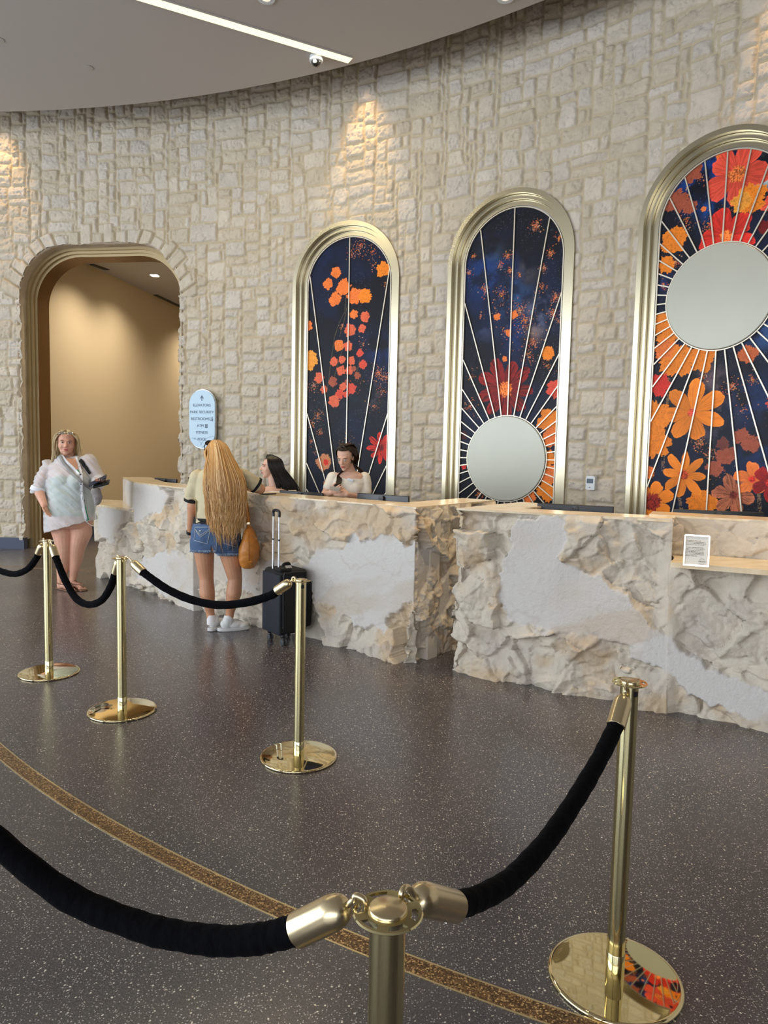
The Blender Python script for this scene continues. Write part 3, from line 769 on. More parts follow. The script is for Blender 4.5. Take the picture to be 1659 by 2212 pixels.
BLOBS = [
 [(412,460,44,OR),(350,545,44,OR),(470,570,62,OR),(405,665,54,OR),(560,640,70,OR),(635,640,60,OR2),(548,780,36,OR),(635,800,44,SAL),(520,900,52,SAL),(612,890,34,SAL),(435,1020,44,OR),(505,1025,40,SAL),(597,1080,30,COR),(395,1145,36,SAL),(458,1130,30,SAL),(530,1140,34,SAL),(620,1165,36,COR),(450,1215,40,SAL),(515,1210,36,SAL),(575,1250,28,BRN),(388,1300,38,BRN),(465,1340,34,SAL),(530,1355,44,COR),(440,1395,40,COR),(395,1450,50,SAL),(490,1400,28,COR),(550,1200,22,BRN),(495,1300,20,BRN),(205,1130,78,YEL),(193,870,42,OR),(282,1270,42,SAL),(320,1360,30,SAL),(775,430,62,OR2),(318,1925,64,TAN),(335,1920,24,RED),(345,2080,34,TAN),(672,2140,16,OR)],
 [(410,905,25,OR),(748,1145,46,OR2),(460,1183,19,OR),(487,1010,22,OR),(522,890,28,OR),(800,1380,62,COR),(750,1590,86,OR2),(775,1700,70,OR),(745,1850,60,OR2),(760,1960,66,OR),(735,2060,70,OR2),(620,2095,48,OR),(190,1900,18,RED),(185,1690,30,lin(70,14,20))],
 [(690,440,84,OR2),(640,455,55,YEL),(385,305,52,BRN),(295,455,62,BRN),(370,480,40,BRN),(525,212,20,OR),(285,660,72,OR2),(245,790,46,OR2),(225,1100,60,OR2),(250,1180,55,OR2),(300,1290,96,OR2),(235,1240,58,OR),(430,1285,74,OR2),(205,1425,62,RED),(185,1600,84,OR2),(185,1730,80,OR2),(225,1600,50,OR2),(150,1890,34,OR),(430,2065,80,OR2),(640,1700,42,BRN),(690,1740,50,BRN),(560,1800,52,BRN),(500,1870,46,BRN),(545,1740,34,lin(120,60,50)),(675,1265,52,lin(220,110,60)),(765,590,36,DRED),(442,495,14,OR),(840,900,60,OR),(900,1200,70,OR2),(860,1500,80,COR),(920,1700,60,SAL)]]
# petalled flowers: x,y,R,n,phase,width power,colour,centre colour,centre fraction,streak
FLOW = [
 [(760,1810,120,9,0.3,0.9,RED,DRED,0.22,0.9)],
 [(465,1385,205,9,0.1,0.45,lin(150,28,24),OR,0.24,0.85)],
 [(620,310,165,5,0.15,0.35,COR,lin(230,120,60),0.26,0.35),(560,640,145,5,0.6,0.4,RED,OR,0.22,0.4),(380,1575,160,7,0.35,0.5,OR2,COR,0.12,0.25),(335,1905,122,8,0.1,0.9,OR2,lin(200,70,30),0.20,0.25),(165,2050,112,7,0.5,0.4,OR2,lin(150,40,25),0.42,0.2),(600,2015,112,6,0.2,0.5,lin(196,112,78),lin(120,40,30),0.18,0.7),(700,1930,88,5,0.9,0.6,OR,RED,0.2,0.3),(790,1950,95,5,0.2,0.7,lin(170,24,28),RED,0.2,0.6),(880,420,120,5,0.3,0.4,COR,OR,0.2,0.4)]]
SPRAY = [
 [(600,250,95,150),(540,320,50,50),(690,300,60,40),(790,540,30,24),(700,400,40,24),(740,1240,85,150),(800,1270,40,70),(770,1380,60,60),(240,1330,60,90),(270,1560,50,90),(290,1690,34,60),(500,1790,110,90),(230,1620,40,50),(220,1760,30,30),(620,1000,50,26),(260,1840,40,20),(460,860,30,30),(700,1490,70,40),(600,1300,150,24)],
 [(665,300,40,140),(480,500,32,90),(495,600,26,60),(765,480,34,110),(820,380,30,60),(225,610,34,40),(252,500,14,40),(325,720,40,70),(440,750,50,80),(560,860,70,170),(600,930,50,110),(650,1070,60,140),(620,1170,50,90),(800,770,44,120),(780,880,44,90),(720,580,30,70),(560,620,20,30),(470,1000,36,60),(300,900,30,20),(700,700,50,60),(430,560,26,40),(560,1000,200,70),(230,1500,60,90),(240,1300,50,30),(290,2080,40,60),(820,930,30,40),(420,830,60,20),(740,1230,50,40)],
 [(350,560,70,70),(460,590,50,50),(290,780,30,80),(440,1380,40,50),(590,1440,50,90),(700,1400,40,60),(420,1740,50,110),(470,1790,40,50),(560,1920,60,40),(330,400,40,20),(440,350,40,20),(560,500,60,40),(230,900,30,30),(650,1560,70,30),(500,2050,60,30)]]
CLOUD = [
 [(750,1060,120,lin(20,50,110),0.6),(300,330,160,lin(16,34,74),0.6),(700,1400,80,lin(92,84,96),0.5),(560,1450,70,lin(24,62,80),0.4),(800,900,90,lin(20,52,110),0.5)],
 [(350,620,200,lin(18,56,120),0.7),(520,780,110,lin(60,110,170),0.55),(700,880,110,lin(120,130,165),0.7),(330,980,90,lin(60,72,110),0.6),(370,500,90,lin(60,80,110),0.5),(600,600,90,lin(96,92,100),0.4),(660,1000,60,lin(150,130,130),0.5),(560,1000,140,lin(18,50,110),0.6)],
 [(430,340,170,lin(16,64,140),0.8),(500,460,100,lin(20,74,150),0.7),(780,300,90,lin(190,205,200),0.9),(760,420,90,lin(120,160,165),0.6),(720,1520,150,lin(22,50,104),0.6),(500,1390,90,lin(120,100,110),0.6),(530,1560,70,lin(150,120,120),0.6),(250,880,50,lin(30,60,130),0.6),(760,1160,90,lin(60,100,160),0.6),(480,1700,70,lin(80,76,96),0.5),(720,1800,140,lin(20,46,96),0.6)]]
def paint_art(k):
    sc, zc = ARCH[k]; ri = 0.617; g = 0.0046
    s = np.arange(-ri, ri+g/2, g); z = np.arange(0.0, zc+ri+g, g)
    S, Z = np.meshgrid(s, z, indexing='ij'); AS = S+sc
    base = np.array(lin(9, 12, 27)); blue = np.array(lin(12, 26, 62))
    n1 = fbm(AS*2.2, Z*2.2, 40+k, 5)[..., None]
    C = base+(blue-base)*sstep(0.46, 0.72, n1)*0.7
    C = C*(0.75+0.5*fbm(AS*9, Z*9, 60+k, 3)[..., None])
    sc_, ox, oy = CROP[k]
    def conv(x, y, r=0):
        a = wall_sz(ox+x/sc_, oy+y/sc_, 0.118); b = wall_sz(ox+x/sc_, oy+(y+max(r, 1))/sc_, 0.118)
        return a[0], a[1], abs(b[1]-a[1])
    for x, y, r, c, st in CLOUD[k]:
        a, b, R_ = conv(x, y, r); d = np.hypot(AS-a, Z-b)/R_
        m = np.exp(-d*d*1.2)*sstep(0.38, 0.75, fbm(AS*6+x, Z*6+y, 70+k, 5))*st*1.5
        C = C*(1-np.clip(m, 0, 1)[..., None])+np.array(c)*np.clip(m, 0, 1)[..., None]
    # stars
    st = (vnoise(AS*150, Z*150, 5+k) > 0.93)*(fbm(AS*3, Z*3, 7+k, 2) > 0.52)
    C = C+st[..., None]*np.array([0.10, 0.14, 0.2])*0.8
    # stems
    if k == 0:
        for pts in ([(490,610),(480,760),(430,860),(400,960),(372,1150),(350,1330),(320,1500)], [(500,710),(470,850),(440,950)], [(480,1000),(440,1120),(400,1260)], [(650,1640),(560,1290),(600,1100)][1:]):
            P_ = [conv(*q)[:2] for q in pts]; d = poly_dist(AS, Z, P_, closed=False)+(vnoise(AS*60, Z*60, 3)-0.5)*0.006
            m = sstep(0.006, 0.003, d)[..., None]*0.7; C = C*(1-m)+np.array(lin(96, 84, 66))*m
    if k == 2:
        for pts in ([(255,1400),(250,1520)], [(230,1790),(225,1880)], [(310,2010),(325,2100)], [(735,2010),(740,2110)]):
            P_ = [conv(*q)[:2] for q in pts]; d = poly_dist(AS, Z, P_, closed=False)
            m = (sstep(0.022, 0.012, d)*(vnoise(AS*120, Z*90, 3) > 0.5))[..., None]*0.7; C = C*(1-m)+np.array(lin(150, 120, 90))*m
    r2 = random.Random(100+k)
    # sprays of tiny petals
    for x, y, r, n in SPRAY[k]:
        a, b, R_ = conv(x, y, r)
        for q in range(n):
            an = r2.uniform(0, 2*PI); rr = R_*abs(r2.gauss(0, 0.6)); cs, cz = a+rr*math.cos(an), b+rr*math.sin(an)
            i = int((cs-sc+ri)/g); j = int(cz/g)
            col = np.array(r2.choice([OR, SAL, TAN, SAL, YEL, lin(230, 180, 160)]))*r2.uniform(0.45, 1.0)
            w1, w2 = r2.choice([(1, 1), (1, 1), (2, 1), (1, 2), (2, 2), (3, 2)])
            if 0 <= i < S.shape[0]-3 and 0 <= j < S.shape[1]-3: C[i:i+w1, j:j+w2] = col
    def flower(x, y, R_, n, ph, pw, col, cc, cf, stk):
        a, b, Rm = conv(x, y, R_); dx = AS-a; dy = Z-b; r = np.hypot(dx, dy); th = np.arctan2(dy, dx)
        r = r+(fbm(AS*30+x, Z*30, 12, 3)-0.5)*0.10*Rm
        nz = vnoise(np.cos(th)*9+x, np.sin(th)*9+y, 21)
        edge = Rm*(0.42+0.58*np.abs(np.cos(n*(th+ph)/2))**pw)*(0.86+0.28*vnoise(np.cos(th)*3+x, np.sin(th)*3, 31))
        m = sstep(0.004, -0.002, r-edge)
        pet = np.floor(n*(th+ph)/(2*PI)+0.5)
        shade = 0.82+0.3*_h(pet, pet*0+int(x), 5)
        streak = 1-stk*0.75*(vnoise(th*34+x, r/Rm*3.0, 41) > 0.60)*(r > cf*Rm)
        seam = 1-0.4*sstep(0.10, 0.0, np.abs(np.cos(n*(th+ph)/2)))
        rim = 1+0.25*sstep(-0.02, 0.0, r-edge)
        c = np.array(col)*(shade*streak*seam*rim*(0.9+0.25*r/Rm))[..., None]
        ctr = sstep(0.01, -0.01, r-cf*Rm*(0.8+0.4*nz))
        c = c*(1-ctr[..., None])+(np.array(cc)*(0.5+0.9*(vnoise(AS*110, Z*110, 9) > 0.45))[..., None])*ctr[..., None]
        return m[..., None], c
    def blob(x, y, R_, col):
        a, b, Rm = conv(x, y, R_); dx = AS-a; dy = Z-b; r = np.hypot(dx, dy); th = np.arctan2(dy, dx)
        lob = 4+int(x) % 3
        edge = Rm*(0.80+0.16*np.abs(np.cos(lob*th/2+x))+0.30*(vnoise(np.cos(th)*2.2+x*.7, np.sin(th)*2.2+y, 17)-0.4)+0.22*(vnoise(th*7+x, r*0+y, 3)-0.5)+0.14*(vnoise(th*17+y, r*0+x, 4)-0.5))
        m = sstep(0.003, -0.002, r-edge)
        wv = fbm(AS*26+x, Z*26+y, 19, 3); rid = np.abs(((wv*5+r/Rm*1.5) % 1.0)-0.5)
        c = np.array(col)*((0.90+0.22*wv)*(1-0.42*sstep(0.12, 0.02, rid))*(1+0.2*sstep(-0.014, 0, r-edge)))[..., None]
        if R_ > 50 and k > 0: c = c*(1-0.12*(vnoise(th*20, r/Rm*2, 5) > 0.6))[..., None]
        return m[..., None], c
    for q in BLOBS[k][:]:
        m, c = blob(*q); C = C*(1-m)+c*m
    for q in FLOW[k]:
        m, c = flower(*q); C = C*(1-m)+c*m
    if k == 2:
        for q in BLOBS[2][:2]: m, c = blob(*q); C = C*(1-m)+c*m
    inside = np.where(Z > zc, np.hypot(S, Z-zc) < ri, True)
    sdf = lambda a, b: ri-0.002-np.where(b > zc, np.hypot(a, b-zc), np.abs(a))
    Sn, Zn = snap(S, Z, sdf, g)
    return Sn+sc, Zn, C, inside
LAB = ['narrow arched mural of orange carnation sprays behind the smiling clerk in white'.replace('smiling ', ''), 'arched mural with low pale disc and dark red cosmos flower, middle of three', 'tallest arched mural with poppies around a high pale disc, at right edge']
for k in range(3):
    sc, zc = ARCH[k]
    t = thing('arched_mural', LAB[k], 'wall art', W(sc, 0, 0.05), 'arched floral murals')
    sweep_obj('stepped_frame', k, [(0, 0.06), (0, -0.012), (0.050, -0.012), (0.050, 0.045), (0.054, 0.050), (0.100, 0.050), (0.100, 0.095), (0.104, 0.100), (0.160, 0.100), (0.160, 0.128)], MAT['gold_frame'], t)
    sweep_obj('border_bar', k, [(0.168, 0.125), (0.168, 0.100), (0.180, 0.100), (0.180, 0.125)], MAT['spoke'], t)
    S, Z, C, ins = paint_art(k)
    keep = ins[:-1, :-1] | ins[1:, :-1] | ins[1:, 1:] | ins[:-1, 1:]
    grid_obj('mural_panel', W(S, Z, 0.122), MAT['art'], t, colors={'Col': C}, keep=keep)
    V = [W(arch_path(k, 0.15)[:, 0], arch_path(k, 0.15)[:, 1], 0.14)]
    z0 = SUN[k]; RD = 0.500
    # spokes, one every nine degrees
    for i in range(40):
        a = math.radians(9*i); u, v = math.sin(a), math.cos(a); pts = []
        r = RD+0.012
        while True:
            ss, zz = u*r, z0+v*r
            if zz < 0.03 or abs(ss) > 0.606 or (zz > zc and math.hypot(ss, zz-zc) > 0.606): break
            pts.append((ss, zz)); r += 0.004
            if r > 5: break
        if len(pts) < 3: continue
        p = [np.array(pts[0]), np.array(pts[-1])]; L_ = np.linalg.norm(p[1]-p[0])
        nseg = max(1, int(L_/0.25)); hw = 0.0062; px_, pz_ = v*hw, -u*hw; vv = []; ff = []
        for q in range(nseg+1):
            c = p[0]+(p[1]-p[0])*q/nseg
            for sx, d in ((-1, 0.125), (-1, 0.105), (1, 0.105), (1, 0.125)): vv.append(W(sc+c[0]+px_*sx, c[1]+pz_*sx, d))
            if q:
                for e in range(4): ff.append(((q-1)*4+e, q*4+e, q*4+(e+1) % 4, (q-1)*4+(e+1) % 4))
        ff += [(0, 1, 2, 3), (nseg*4+3, nseg*4+2, nseg*4+1, nseg*4)]
        obj('spoke', vv, ff, MAT['spoke'], t, smooth=False)
    # disc and rim
    def disc(name, prof, mat, n=96):
        vv = []; ff = []
        for r, d in prof:
            for i in range(n):
                a = 2*PI*i/n; vv.append(W(sc+r*math.sin(a), max(0.01, z0+r*math.cos(a)), d))
        for j in range(len(prof)-1):
            for i in range(n): ff.append((j*n+i, j*n+(i+1) % n, (j+1)*n+(i+1) % n, (j+1)*n+i))
        if prof[-1][0] < 0.002: pass
        else: ff.append(tuple((len(prof)-1)*n+i for i in range(n)))
        return obj(name, vv, ff, mat, t, auto=30)
    disc('sun_disc', [(RD, 0.122), (RD, 0.088), (RD-0.006, 0.084), (0.3, 0.082), (0.1, 0.081)], MAT['disc'])
    disc('disc_rim', [(RD+0.004, 0.124), (RD+0.004, 0.098), (RD+0.014, 0.098), (RD+0.014, 0.124)][::1], MAT['spoke'])
# ================================================================ RECEPTION DESKS
MAT['rock'] = attr_mat('carved_plaster_rock', rough=0.62, bump=0.85, bscale=30, spec=0.3, detail=9)
def travertine():
    m, nt, b = new_mat('travertine_top'); L = nt.links.new
    tc = N(nt, 'ShaderNodeTexCoord'); mp = N(nt, 'ShaderNodeMapping'); mp.inputs['Scale'].default_value = (2, 9, 2); mp.inputs['Rotation'].default_value = (0, 0, 0.6)
    L(tc.outputs['Object'], mp.inputs['Vector']); nz = N(nt, 'ShaderNodeTexNoise', Scale=3.0, Detail=6.0); L(mp.outputs[0], nz.inputs['Vector'])
    r = ramp(nt, nz.outputs[0], [(0.3, lin(210, 186, 148)), (0.5, lin(226, 206, 172)), (0.7, lin(234, 220, 194))]); L(r.outputs[0], b.inputs['Base Color'])
    b.inputs['Roughness'].default_value = 0.22; return m
MAT['travertine'] = travertine()
MAT['inner'] = simple('pale_laminate', lin(215, 205, 190), 0.5)
def seg_uz(px, py, a, b):
    """pixel -> (distance along plan segment a-b, height) on the vertical plane through it"""
    d = ray(px, py); e = np.array(b[:2])-np.array(a[:2]); L = np.linalg.norm(e); e = e/L; n = np.array([e[1], -e[0]])
    t = (np.array(a[:2])@n)/(d[:2]@n); P = np.array([0, 0, EYE])+d*t
    return float((P[:2]-np.array(a[:2]))@e), float(P[2])
def rock_wrap(parent, top, bot, seed, smooths=(), g=0.009, amp=1.0, name='rock_face', pin=()):
    top = np.array(top, float); bot = np.array(bot, float)
    cum = [0.0]
    for i in range(len(bot)-1): cum.append(cum[-1]+np.linalg.norm((bot[i+1]-bot[i])[:2]))
    n = int(cum[-1]/g)+2; u = np.linspace(0, cum[-1], n); H = top[:, 2].max(); m = int(H/g)+2; v = np.linspace(0, 1, m)
    ti = np.stack([np.interp(u, cum, top[:, k]) for k in range(3)], 1); bi = np.stack([np.interp(u, cum, bot[:, k]) if k < 2 else 0*u for k in range(3)], 1)
    U, Vv = np.meshgrid(u, v, indexing='ij')
    P = bi[:, None, :]*(1-Vv[..., None])+ti[:, None, :]*Vv[..., None]
    Zm = P[..., 2]
    mid = (ti+bi)/2; tg = np.gradient(mid[:, :2], axis=0); k_ = max(3, int(0.035/g)); ker = np.ones(k_)/k_
    tg = np.stack([np.convolve(np.pad(tg[:, q], k_//2, 'edge'), ker, 'same')[k_//2:k_//2+n] for q in range(2)], 1)
    tg /= np.linalg.norm(tg, axis=1)[:, None]; nr = np.stack([tg[:, 1], -tg[:, 0]], 1)
    x, y = U+3.1*seed, Zm
    wx = x+(fbm(x*4, y*4, seed, 3)-0.5)*0.17; wy = y+(fbm(x*4+9, y*4, seed+1, 3)-0.5)*0.17
    F1, F2, A, B, C, DX, DY = worley(wx*2.3+wy*0.5, wy*2.9, seed+2)
    h = (A-0.72)*0.075+((B-0.5)*DX+(C-0.5)*DY)*0.20
    crack = sstep(0.10, 0.0, F2-F1); h = h-crack*0.010
    F1, F2, A, B, C, DX, DY = worley(wx*7.5, wy*8.5, seed+6); h = h+(A-0.5)*0.024*fbm(x*2, y*2, seed+50, 2)*1.6+((B-0.5)*DX+(C-0.5)*DY)*0.075
    rg = 1-2*np.abs(fbm(wx*5, wy*5, seed+8, 4)-0.5); h = h+(rg-0.7)*0.016
    F1, F2, A, B, C, DX, DY = worley(wx*17+wy*5, wy*22, seed+16); h = h+((B-0.5)*DX+(C-0.5)*DY)*0.018
    h = h+(fbm(x*16, y*16, seed+11, 4, 0.6)-0.5)*0.012
    h = h+(1-2*np.abs(fbm(x*11+y*7, y*14, seed+13, 4, 0.6)-0.5)-0.7)*0.008
    h = h*amp
    ms = np.zeros(U.shape)
    for si, poly in smooths:
        a, b = bot[si], bot[si+1]; Q = [seg_uz(px, py, a, b) for px, py in poly]; Q = [(q[0]+cum[si], q[1]) for q in Q]
        X = U+(fbm(U*13, Zm*13, seed+20, 4)-0.5)*0.10; Y = Zm+(fbm(U*13+5, Zm*13, seed+21, 4)-0.5)*0.10
        ins = in_poly(X, Y, Q) & (U >= cum[si]-0.01) & (U <= cum[si+1]+0.01); d = poly_dist(X, Y, Q); sdm = np.where(ins, -d, d)
        ms = np.maximum(ms, sstep(0.010, -0.008, sdm)*((U >= cum[si]-0.02) & (U <= cum[si+1]+0.02)))
    smooth_h = 0.004*(fbm(x*3, y*3, seed+30, 3)-0.5)-0.002
    h = h*(1-ms)+smooth_h*ms
    for pi_ in pin: h = h*(0.12+0.88*sstep(0.01, 0.10, np.abs(U-cum[pi_])))
    h = np.minimum(h, 0.055)
    tp = sstep(0.0, 0.05, (1-Vv)*H); h = h*(0.25+0.75*tp)-0.006*(1-tp)
    P[..., 0] += nr[:, None, 0]*h; P[..., 1] += nr[:, None, 1]*h
    base = np.array(lin(206, 196, 180)); sm = np.array(lin(208, 204, 199)); st1 = np.array(lin(196, 168, 130)); gr = np.array(lin(186, 176, 166))
    c = base*(0.90+0.2*fbm(x*12, y*12, seed+40, 4))[..., None]
    k1 = sstep(0.52, 0.74, fbm(x*3.1, y*3.1, seed+41, 5))[..., None]*0.65; c = c*(1-k1)+st1*k1
    k2 = sstep(0.55, 0.75, fbm(x*4.4+30, y*4.4, seed+42, 5))[..., None]*0.55; c = c*(1-k2)+gr*k2
    vein = sstep(0.020, 0.0, np.abs(fbm(x*1.7+y*1.1, y*2.3-x, seed+43, 5)-0.5))*0.22+sstep(0.012, 0.0, np.abs(fbm(x*3+7, y*3+x, seed+45, 4)-0.5))*0.12
    haze = np.clip(sstep(0.5, 0.8, fbm(x*1.5, y*1.5, seed+44, 4))*0.35+sstep(0.52, 0.70, fbm((x+y*1.3)*0.9, (y-x*0.5)*3.6+0.3*fbm(x*4, y*4, seed+47, 3), seed+46, 4))*0.45, 0, 0.7)
    cs = sm*(1-haze[..., None])+np.array(lin(190, 172, 146))*haze[..., None]
    cs = cs*(1-vein[..., None])+np.array(lin(168, 150, 130))*vein[..., None]
    c = c*(1-ms[..., None])+cs*ms[..., None]
    return grid_obj(name, P, MAT['rock'], parent, colors={'Col': c})
def offset_poly(pts, d):
    pts = [np.array(p[:2], float) for p in pts]; out = []
    for i, p in enumerate(pts):
        ns = []
        for a, b in ((i-1, i), (i, i+1)):
            if a < 0 or b >= len(pts): continue
            e = pts[b]-pts[a]; e /= np.linalg.norm(e); ns.append(np.array([-e[1], e[0]]))
        n = sum(ns); n = n/np.linalg.norm(n); k = 1/max(0.35, n@ns[0]); out.append(p+n*d*k)
    return out
def band(pts, d0, d1, z0, z1, name, mat, parent, bev=0):
    a = offset_poly(pts, d0); b = offset_poly(pts, d1)
    mb = MB(); n = len(a); v = []
    for z in (z0, z1): v += [(*p, z) for p in a]+[(*p, z) for p in b]
    f = []
    for i in range(n-1):
        f.append((i, i+1, n+i+1, n+i)); f.append((2*n+i, 3*n+i, 3*n+i+1, 2*n+i+1))
        f.append((i, 2*n+i, 2*n+i+1, i+1)); f.append((n+i, n+i+1, 3*n+i+1, 3*n+i))
    f.append((0, n, 3*n, 2*n)); f.append((n-1, 3*n-1, 4*n-1, 2*n-1))
    return obj(name, v, f, mat, parent, smooth=False)
TZ = 1.192
# ---- left desk
dA = thing('reception_desk', 'long carved white rock reception desk where the blonde visitor leans', 'desk', (-1.4, 6.8, 0))
cr = lambda sc, ox, oy, L: [(ox+x/sc, oy+y/sc) for x, y in L]
low_t = [(-3.80, 9.55, 0.88), (-3.47, 8.66, 0.88), (-2.79, 7.98, 0.88), (-2.66, 7.86, 0.88), (-2.58, 8.02, 0.88)]; low_b = [(-3.78, 9.5, 0), (-3.43, 8.66, 0), (-2.79, 7.96, 0), (-2.66, 7.84, 0), (-2.58, 8.02, 0)]
rock_wrap(dA, low_t, low_b, 3, smooths=[(1, cr(3.858, 190, 1010, [(85, 300), (375, 345), (345, 430), (250, 520), (205, 640), (120, 560), (85, 500)]))], amp=1.1)
mb = MB(); mb.prism([(-3.46, 8.63), (-2.79, 7.965), (-2.74, 8.05), (-3.36, 9.3), (-3.74, 9.4)], 0.865, 0.892); mb.build('lower_shelf', MAT['travertine'], dA, smooth=False)
mb = MB(); mb.prism([(-3.40, 8.74), (-2.84, 8.08), (-2.68, 7.97), (-2.50, 8.0), (-3.25, 9.3), (-3.62, 9.35)], 0.0, 0.86); mb.build('core', MAT['inner'], dA, smooth=False)
# end panel + left front
lt = [(-3.36, 9.20, 1.18), (-2.79, 7.97, TZ), (-1.86, 6.94, 1.198), (-1.755, 6.985, 1.198), (-1.70, 7.02, 1.198)]
lb = [(-3.36, 9.20, 0), (-2.79, 7.97, 0), (-1.85, 6.93, 0), (-1.755, 6.985, 0), (-1.70, 7.02, 0)]
Z0 = 1
rock_wrap(dA, lt, lb, 5, smooths=[
    (1, cr(3.858, 190, 1010, [(360, 118), (560, 146), (640, 195), (680, 255), (600, 370), (480, 400), (360, 540)])),
    (1, cr(3.858, 190, 1010, [(430, 770), (560, 720), (640, 700), (830, 740), (885, 790), (885, 1215), (760, 1165), (640, 1100), (560, 1010), (420, 920), (400, 850)])),
    (0, [(255, 1030), (292, 1030), (292, 1100), (255, 1100)]), (2, [(410, 1030), (450, 1030), (450, 1340), (410, 1340)])], amp=1.0)
rt = [(-1.76, 6.95, 1.192), (-1.096, 6.335, 1.192), (0.238, 5.285, 1.192), (0.92, 6.22, 1.19), (0.98, 6.30, 1.19)]
rb = [(-1.76, 6.95, 0), (-1.096, 6.335, 0), (0.235, 5.272, 0), (0.90, 6.15, 0), (0.96, 6.24, 0)]
sm1 = cr(4.147, 560, 1040, [(-60, 640), (60, 700), (120, 700), (330, 760), (430, 760), (470, 690), (520, 620), (600, 600), (740, 580), (840, 480), (940, 560), (1070, 480), (1200, 490), (1290, 570), (1425, 545), (1400, 1090), (1270, 1105), (1200, 1180), (1150, 1240), (1120, 1380), (1000, 1290), (930, 1335), (850, 1290), (810, 1210), (700, 1215), (650, 1120), (560, 1080), (500, 1060), (430, 900), (200, 900), (0, 1100), (-100, 1000)])
rock_wrap(dA, rt, rb, 9, smooths=[(1, sm1), (0, [(440, 1190), (500, 1180), (560, 1200), (560, 1290), (500, 1270), (470, 1250), (440, 1300)]),
    (2, cr(5.53, 830, 1060, [(380, 600), (440, 640), (580, 700), (530, 950), (500, 1090), (380, 1320)])), (2, cr(5.53, 830, 1060, [(700, 1050), (790, 960), (790, 1330), (640, 1560), (640, 1300)]))], amp=1.0)
band(lt[:4], 0.006, 0.34, 1.186, 1.2, 'countertop', MAT['travertine'], dA)
band(rt, 0.006, 0.34, 1.182, 1.195, 'countertop', MAT['travertine'], dA)
band(lt[1:4], 0.20, 0.33, 0.0, 1.17, 'inner_panel', MAT['inner'], dA)
band(rt[:3], 0.20, 0.33, 0.0, 1.165, 'inner_panel', MAT['inner'], dA)
band(lt[1:3], 0.33, 1.0, 0.71, 0.75, 'worktop', MAT['inner'], dA)
band([rt[0], rt[1], (0.05, 5.43, 0)], 0.33, 0.56, 0.71, 0.75, 'worktop', MAT['inner'], dA)
mb = MB(); a = [atZ(x, y, 1.195)[:2] for x, y in ((574, 1056), (604, 1050.5), (643, 1055.5), (640, 1059))]
mb.prism([tuple(p) for p in a], 1.165, 1.195); mb.build('divider_ledge', MAT['travertine'], dA, smooth=False)
# ---- right desk
dB = thing('reception_desk', 'white rock reception desk at right with recessed shelf holding a framed notice', 'desk', (1.5, 4.9, 0))
bt = [(1.12, 5.86, 1.20), (0.50, 5.04, 1.205), (1.16, 4.72, 1.212), (1.80, 4.44, 1.222), (1.90, 4.66, 1.222)]
bb = [(1.12, 5.86, 0), (0.505, 5.19, 0), (1.16, 4.73, 0), (1.80, 4.39, 0), (1.88, 4.60, 0)]
smB = cr(2.307, 940, 1060, [(380, 118), (640, 130), (650, 200), (640, 260), (620, 340), (710, 400), (870, 460), (1050, 620), (1130, 700), (1290, 840), (1330, 880), (1330, 1060), (1250, 1010), (1210, 930), (1000, 840), (960, 780), (760, 720), (590, 700), (370, 640), (330, 520), (310, 400), (350, 320), (380, 270), (350, 200)])
rock_wrap(dB, bt, bb, 21, smooths=[(1, smB), (2, smB)], amp=1.1, pin=(3,))
ct = [(1.82, 4.62, 0.965), (1.785, 4.425, 0.965), (2.60, 4.03, 0.965), (3.9, 3.40, 0.965)]; cb = [(1.82, 4.60, 0), (1.785, 4.395, 0), (2.6, 3.965, 0), (3.9, 3.30, 0)]
smC = cr(2.307, 940, 1060, [(1130, 700), (1290, 840), (1659, 1010), (2200, 1300), (2200, 1500), (1659, 1150), (1480, 1110), (1250, 1010), (1210, 930), (1130, 880)])
rock_wrap(dB, ct, cb, 27, smooths=[(1, smC)], amp=1.0, pin=(1,))
mb = MB(); mb.prism([(1.45, 4.71), (1.80, 4.52), (2.6, 4.12), (2.6, 4.22), (1.80, 4.62), (1.5, 4.80)], 0.0, 0.94); mb.build('core', MAT['inner'], dB, smooth=False)
pt = [(1.74, 4.70, 1.222), (2.7, 4.25, 1.225), (4.0, 3.60, 1.225)]; pb = [(1.74, 4.70, 0), (2.7, 4.25, 0), (4.0, 3.60, 0)]
rock_wrap(dB, pt, pb, 33, amp=0.32, name='recess_panel')
sh = [tuple(atZ(x, y, 0.985)[:2]) for x, y in ((1431, 1222), (1659, 1246))]
e = np.array(sh[1])-np.array(sh[0]); sh2 = tuple(np.array(sh[0])+e*3.6)
sh0 = (1.655, 4.30); mb = MB(); mb.prism([(1.70, 4.21), (3.85, 3.13), (4.02, 3.60), (1.88, 4.70), (1.80, 4.40)], 0.955, 0.985); mb.build('notice_shelf', MAT['travertine'], dB, smooth=False)
band(bt[:4], 0.006, 0.33, 1.200, 1.214, 'countertop', MAT['travertine'], dB)
band(pt, 0.006, 0.30, 1.214, 1.228, 'countertop', MAT['travertine'], dB)
band(bt[:4], 0.20, 0.32, 0.0, 1.18, 'inner_panel', MAT['inner'], dB)
band(pt, 0.20, 0.29, 0.0, 1.19, 'inner_panel', MAT['inner'], dB)
band([(0.75, 5.05, 0), (1.16, 4.83, 0), (1.80, 4.70, 0), (4.0, 3.8, 0)], 0.30, 0.95, 0.71, 0.75, 'worktop', MAT['inner'], dB)

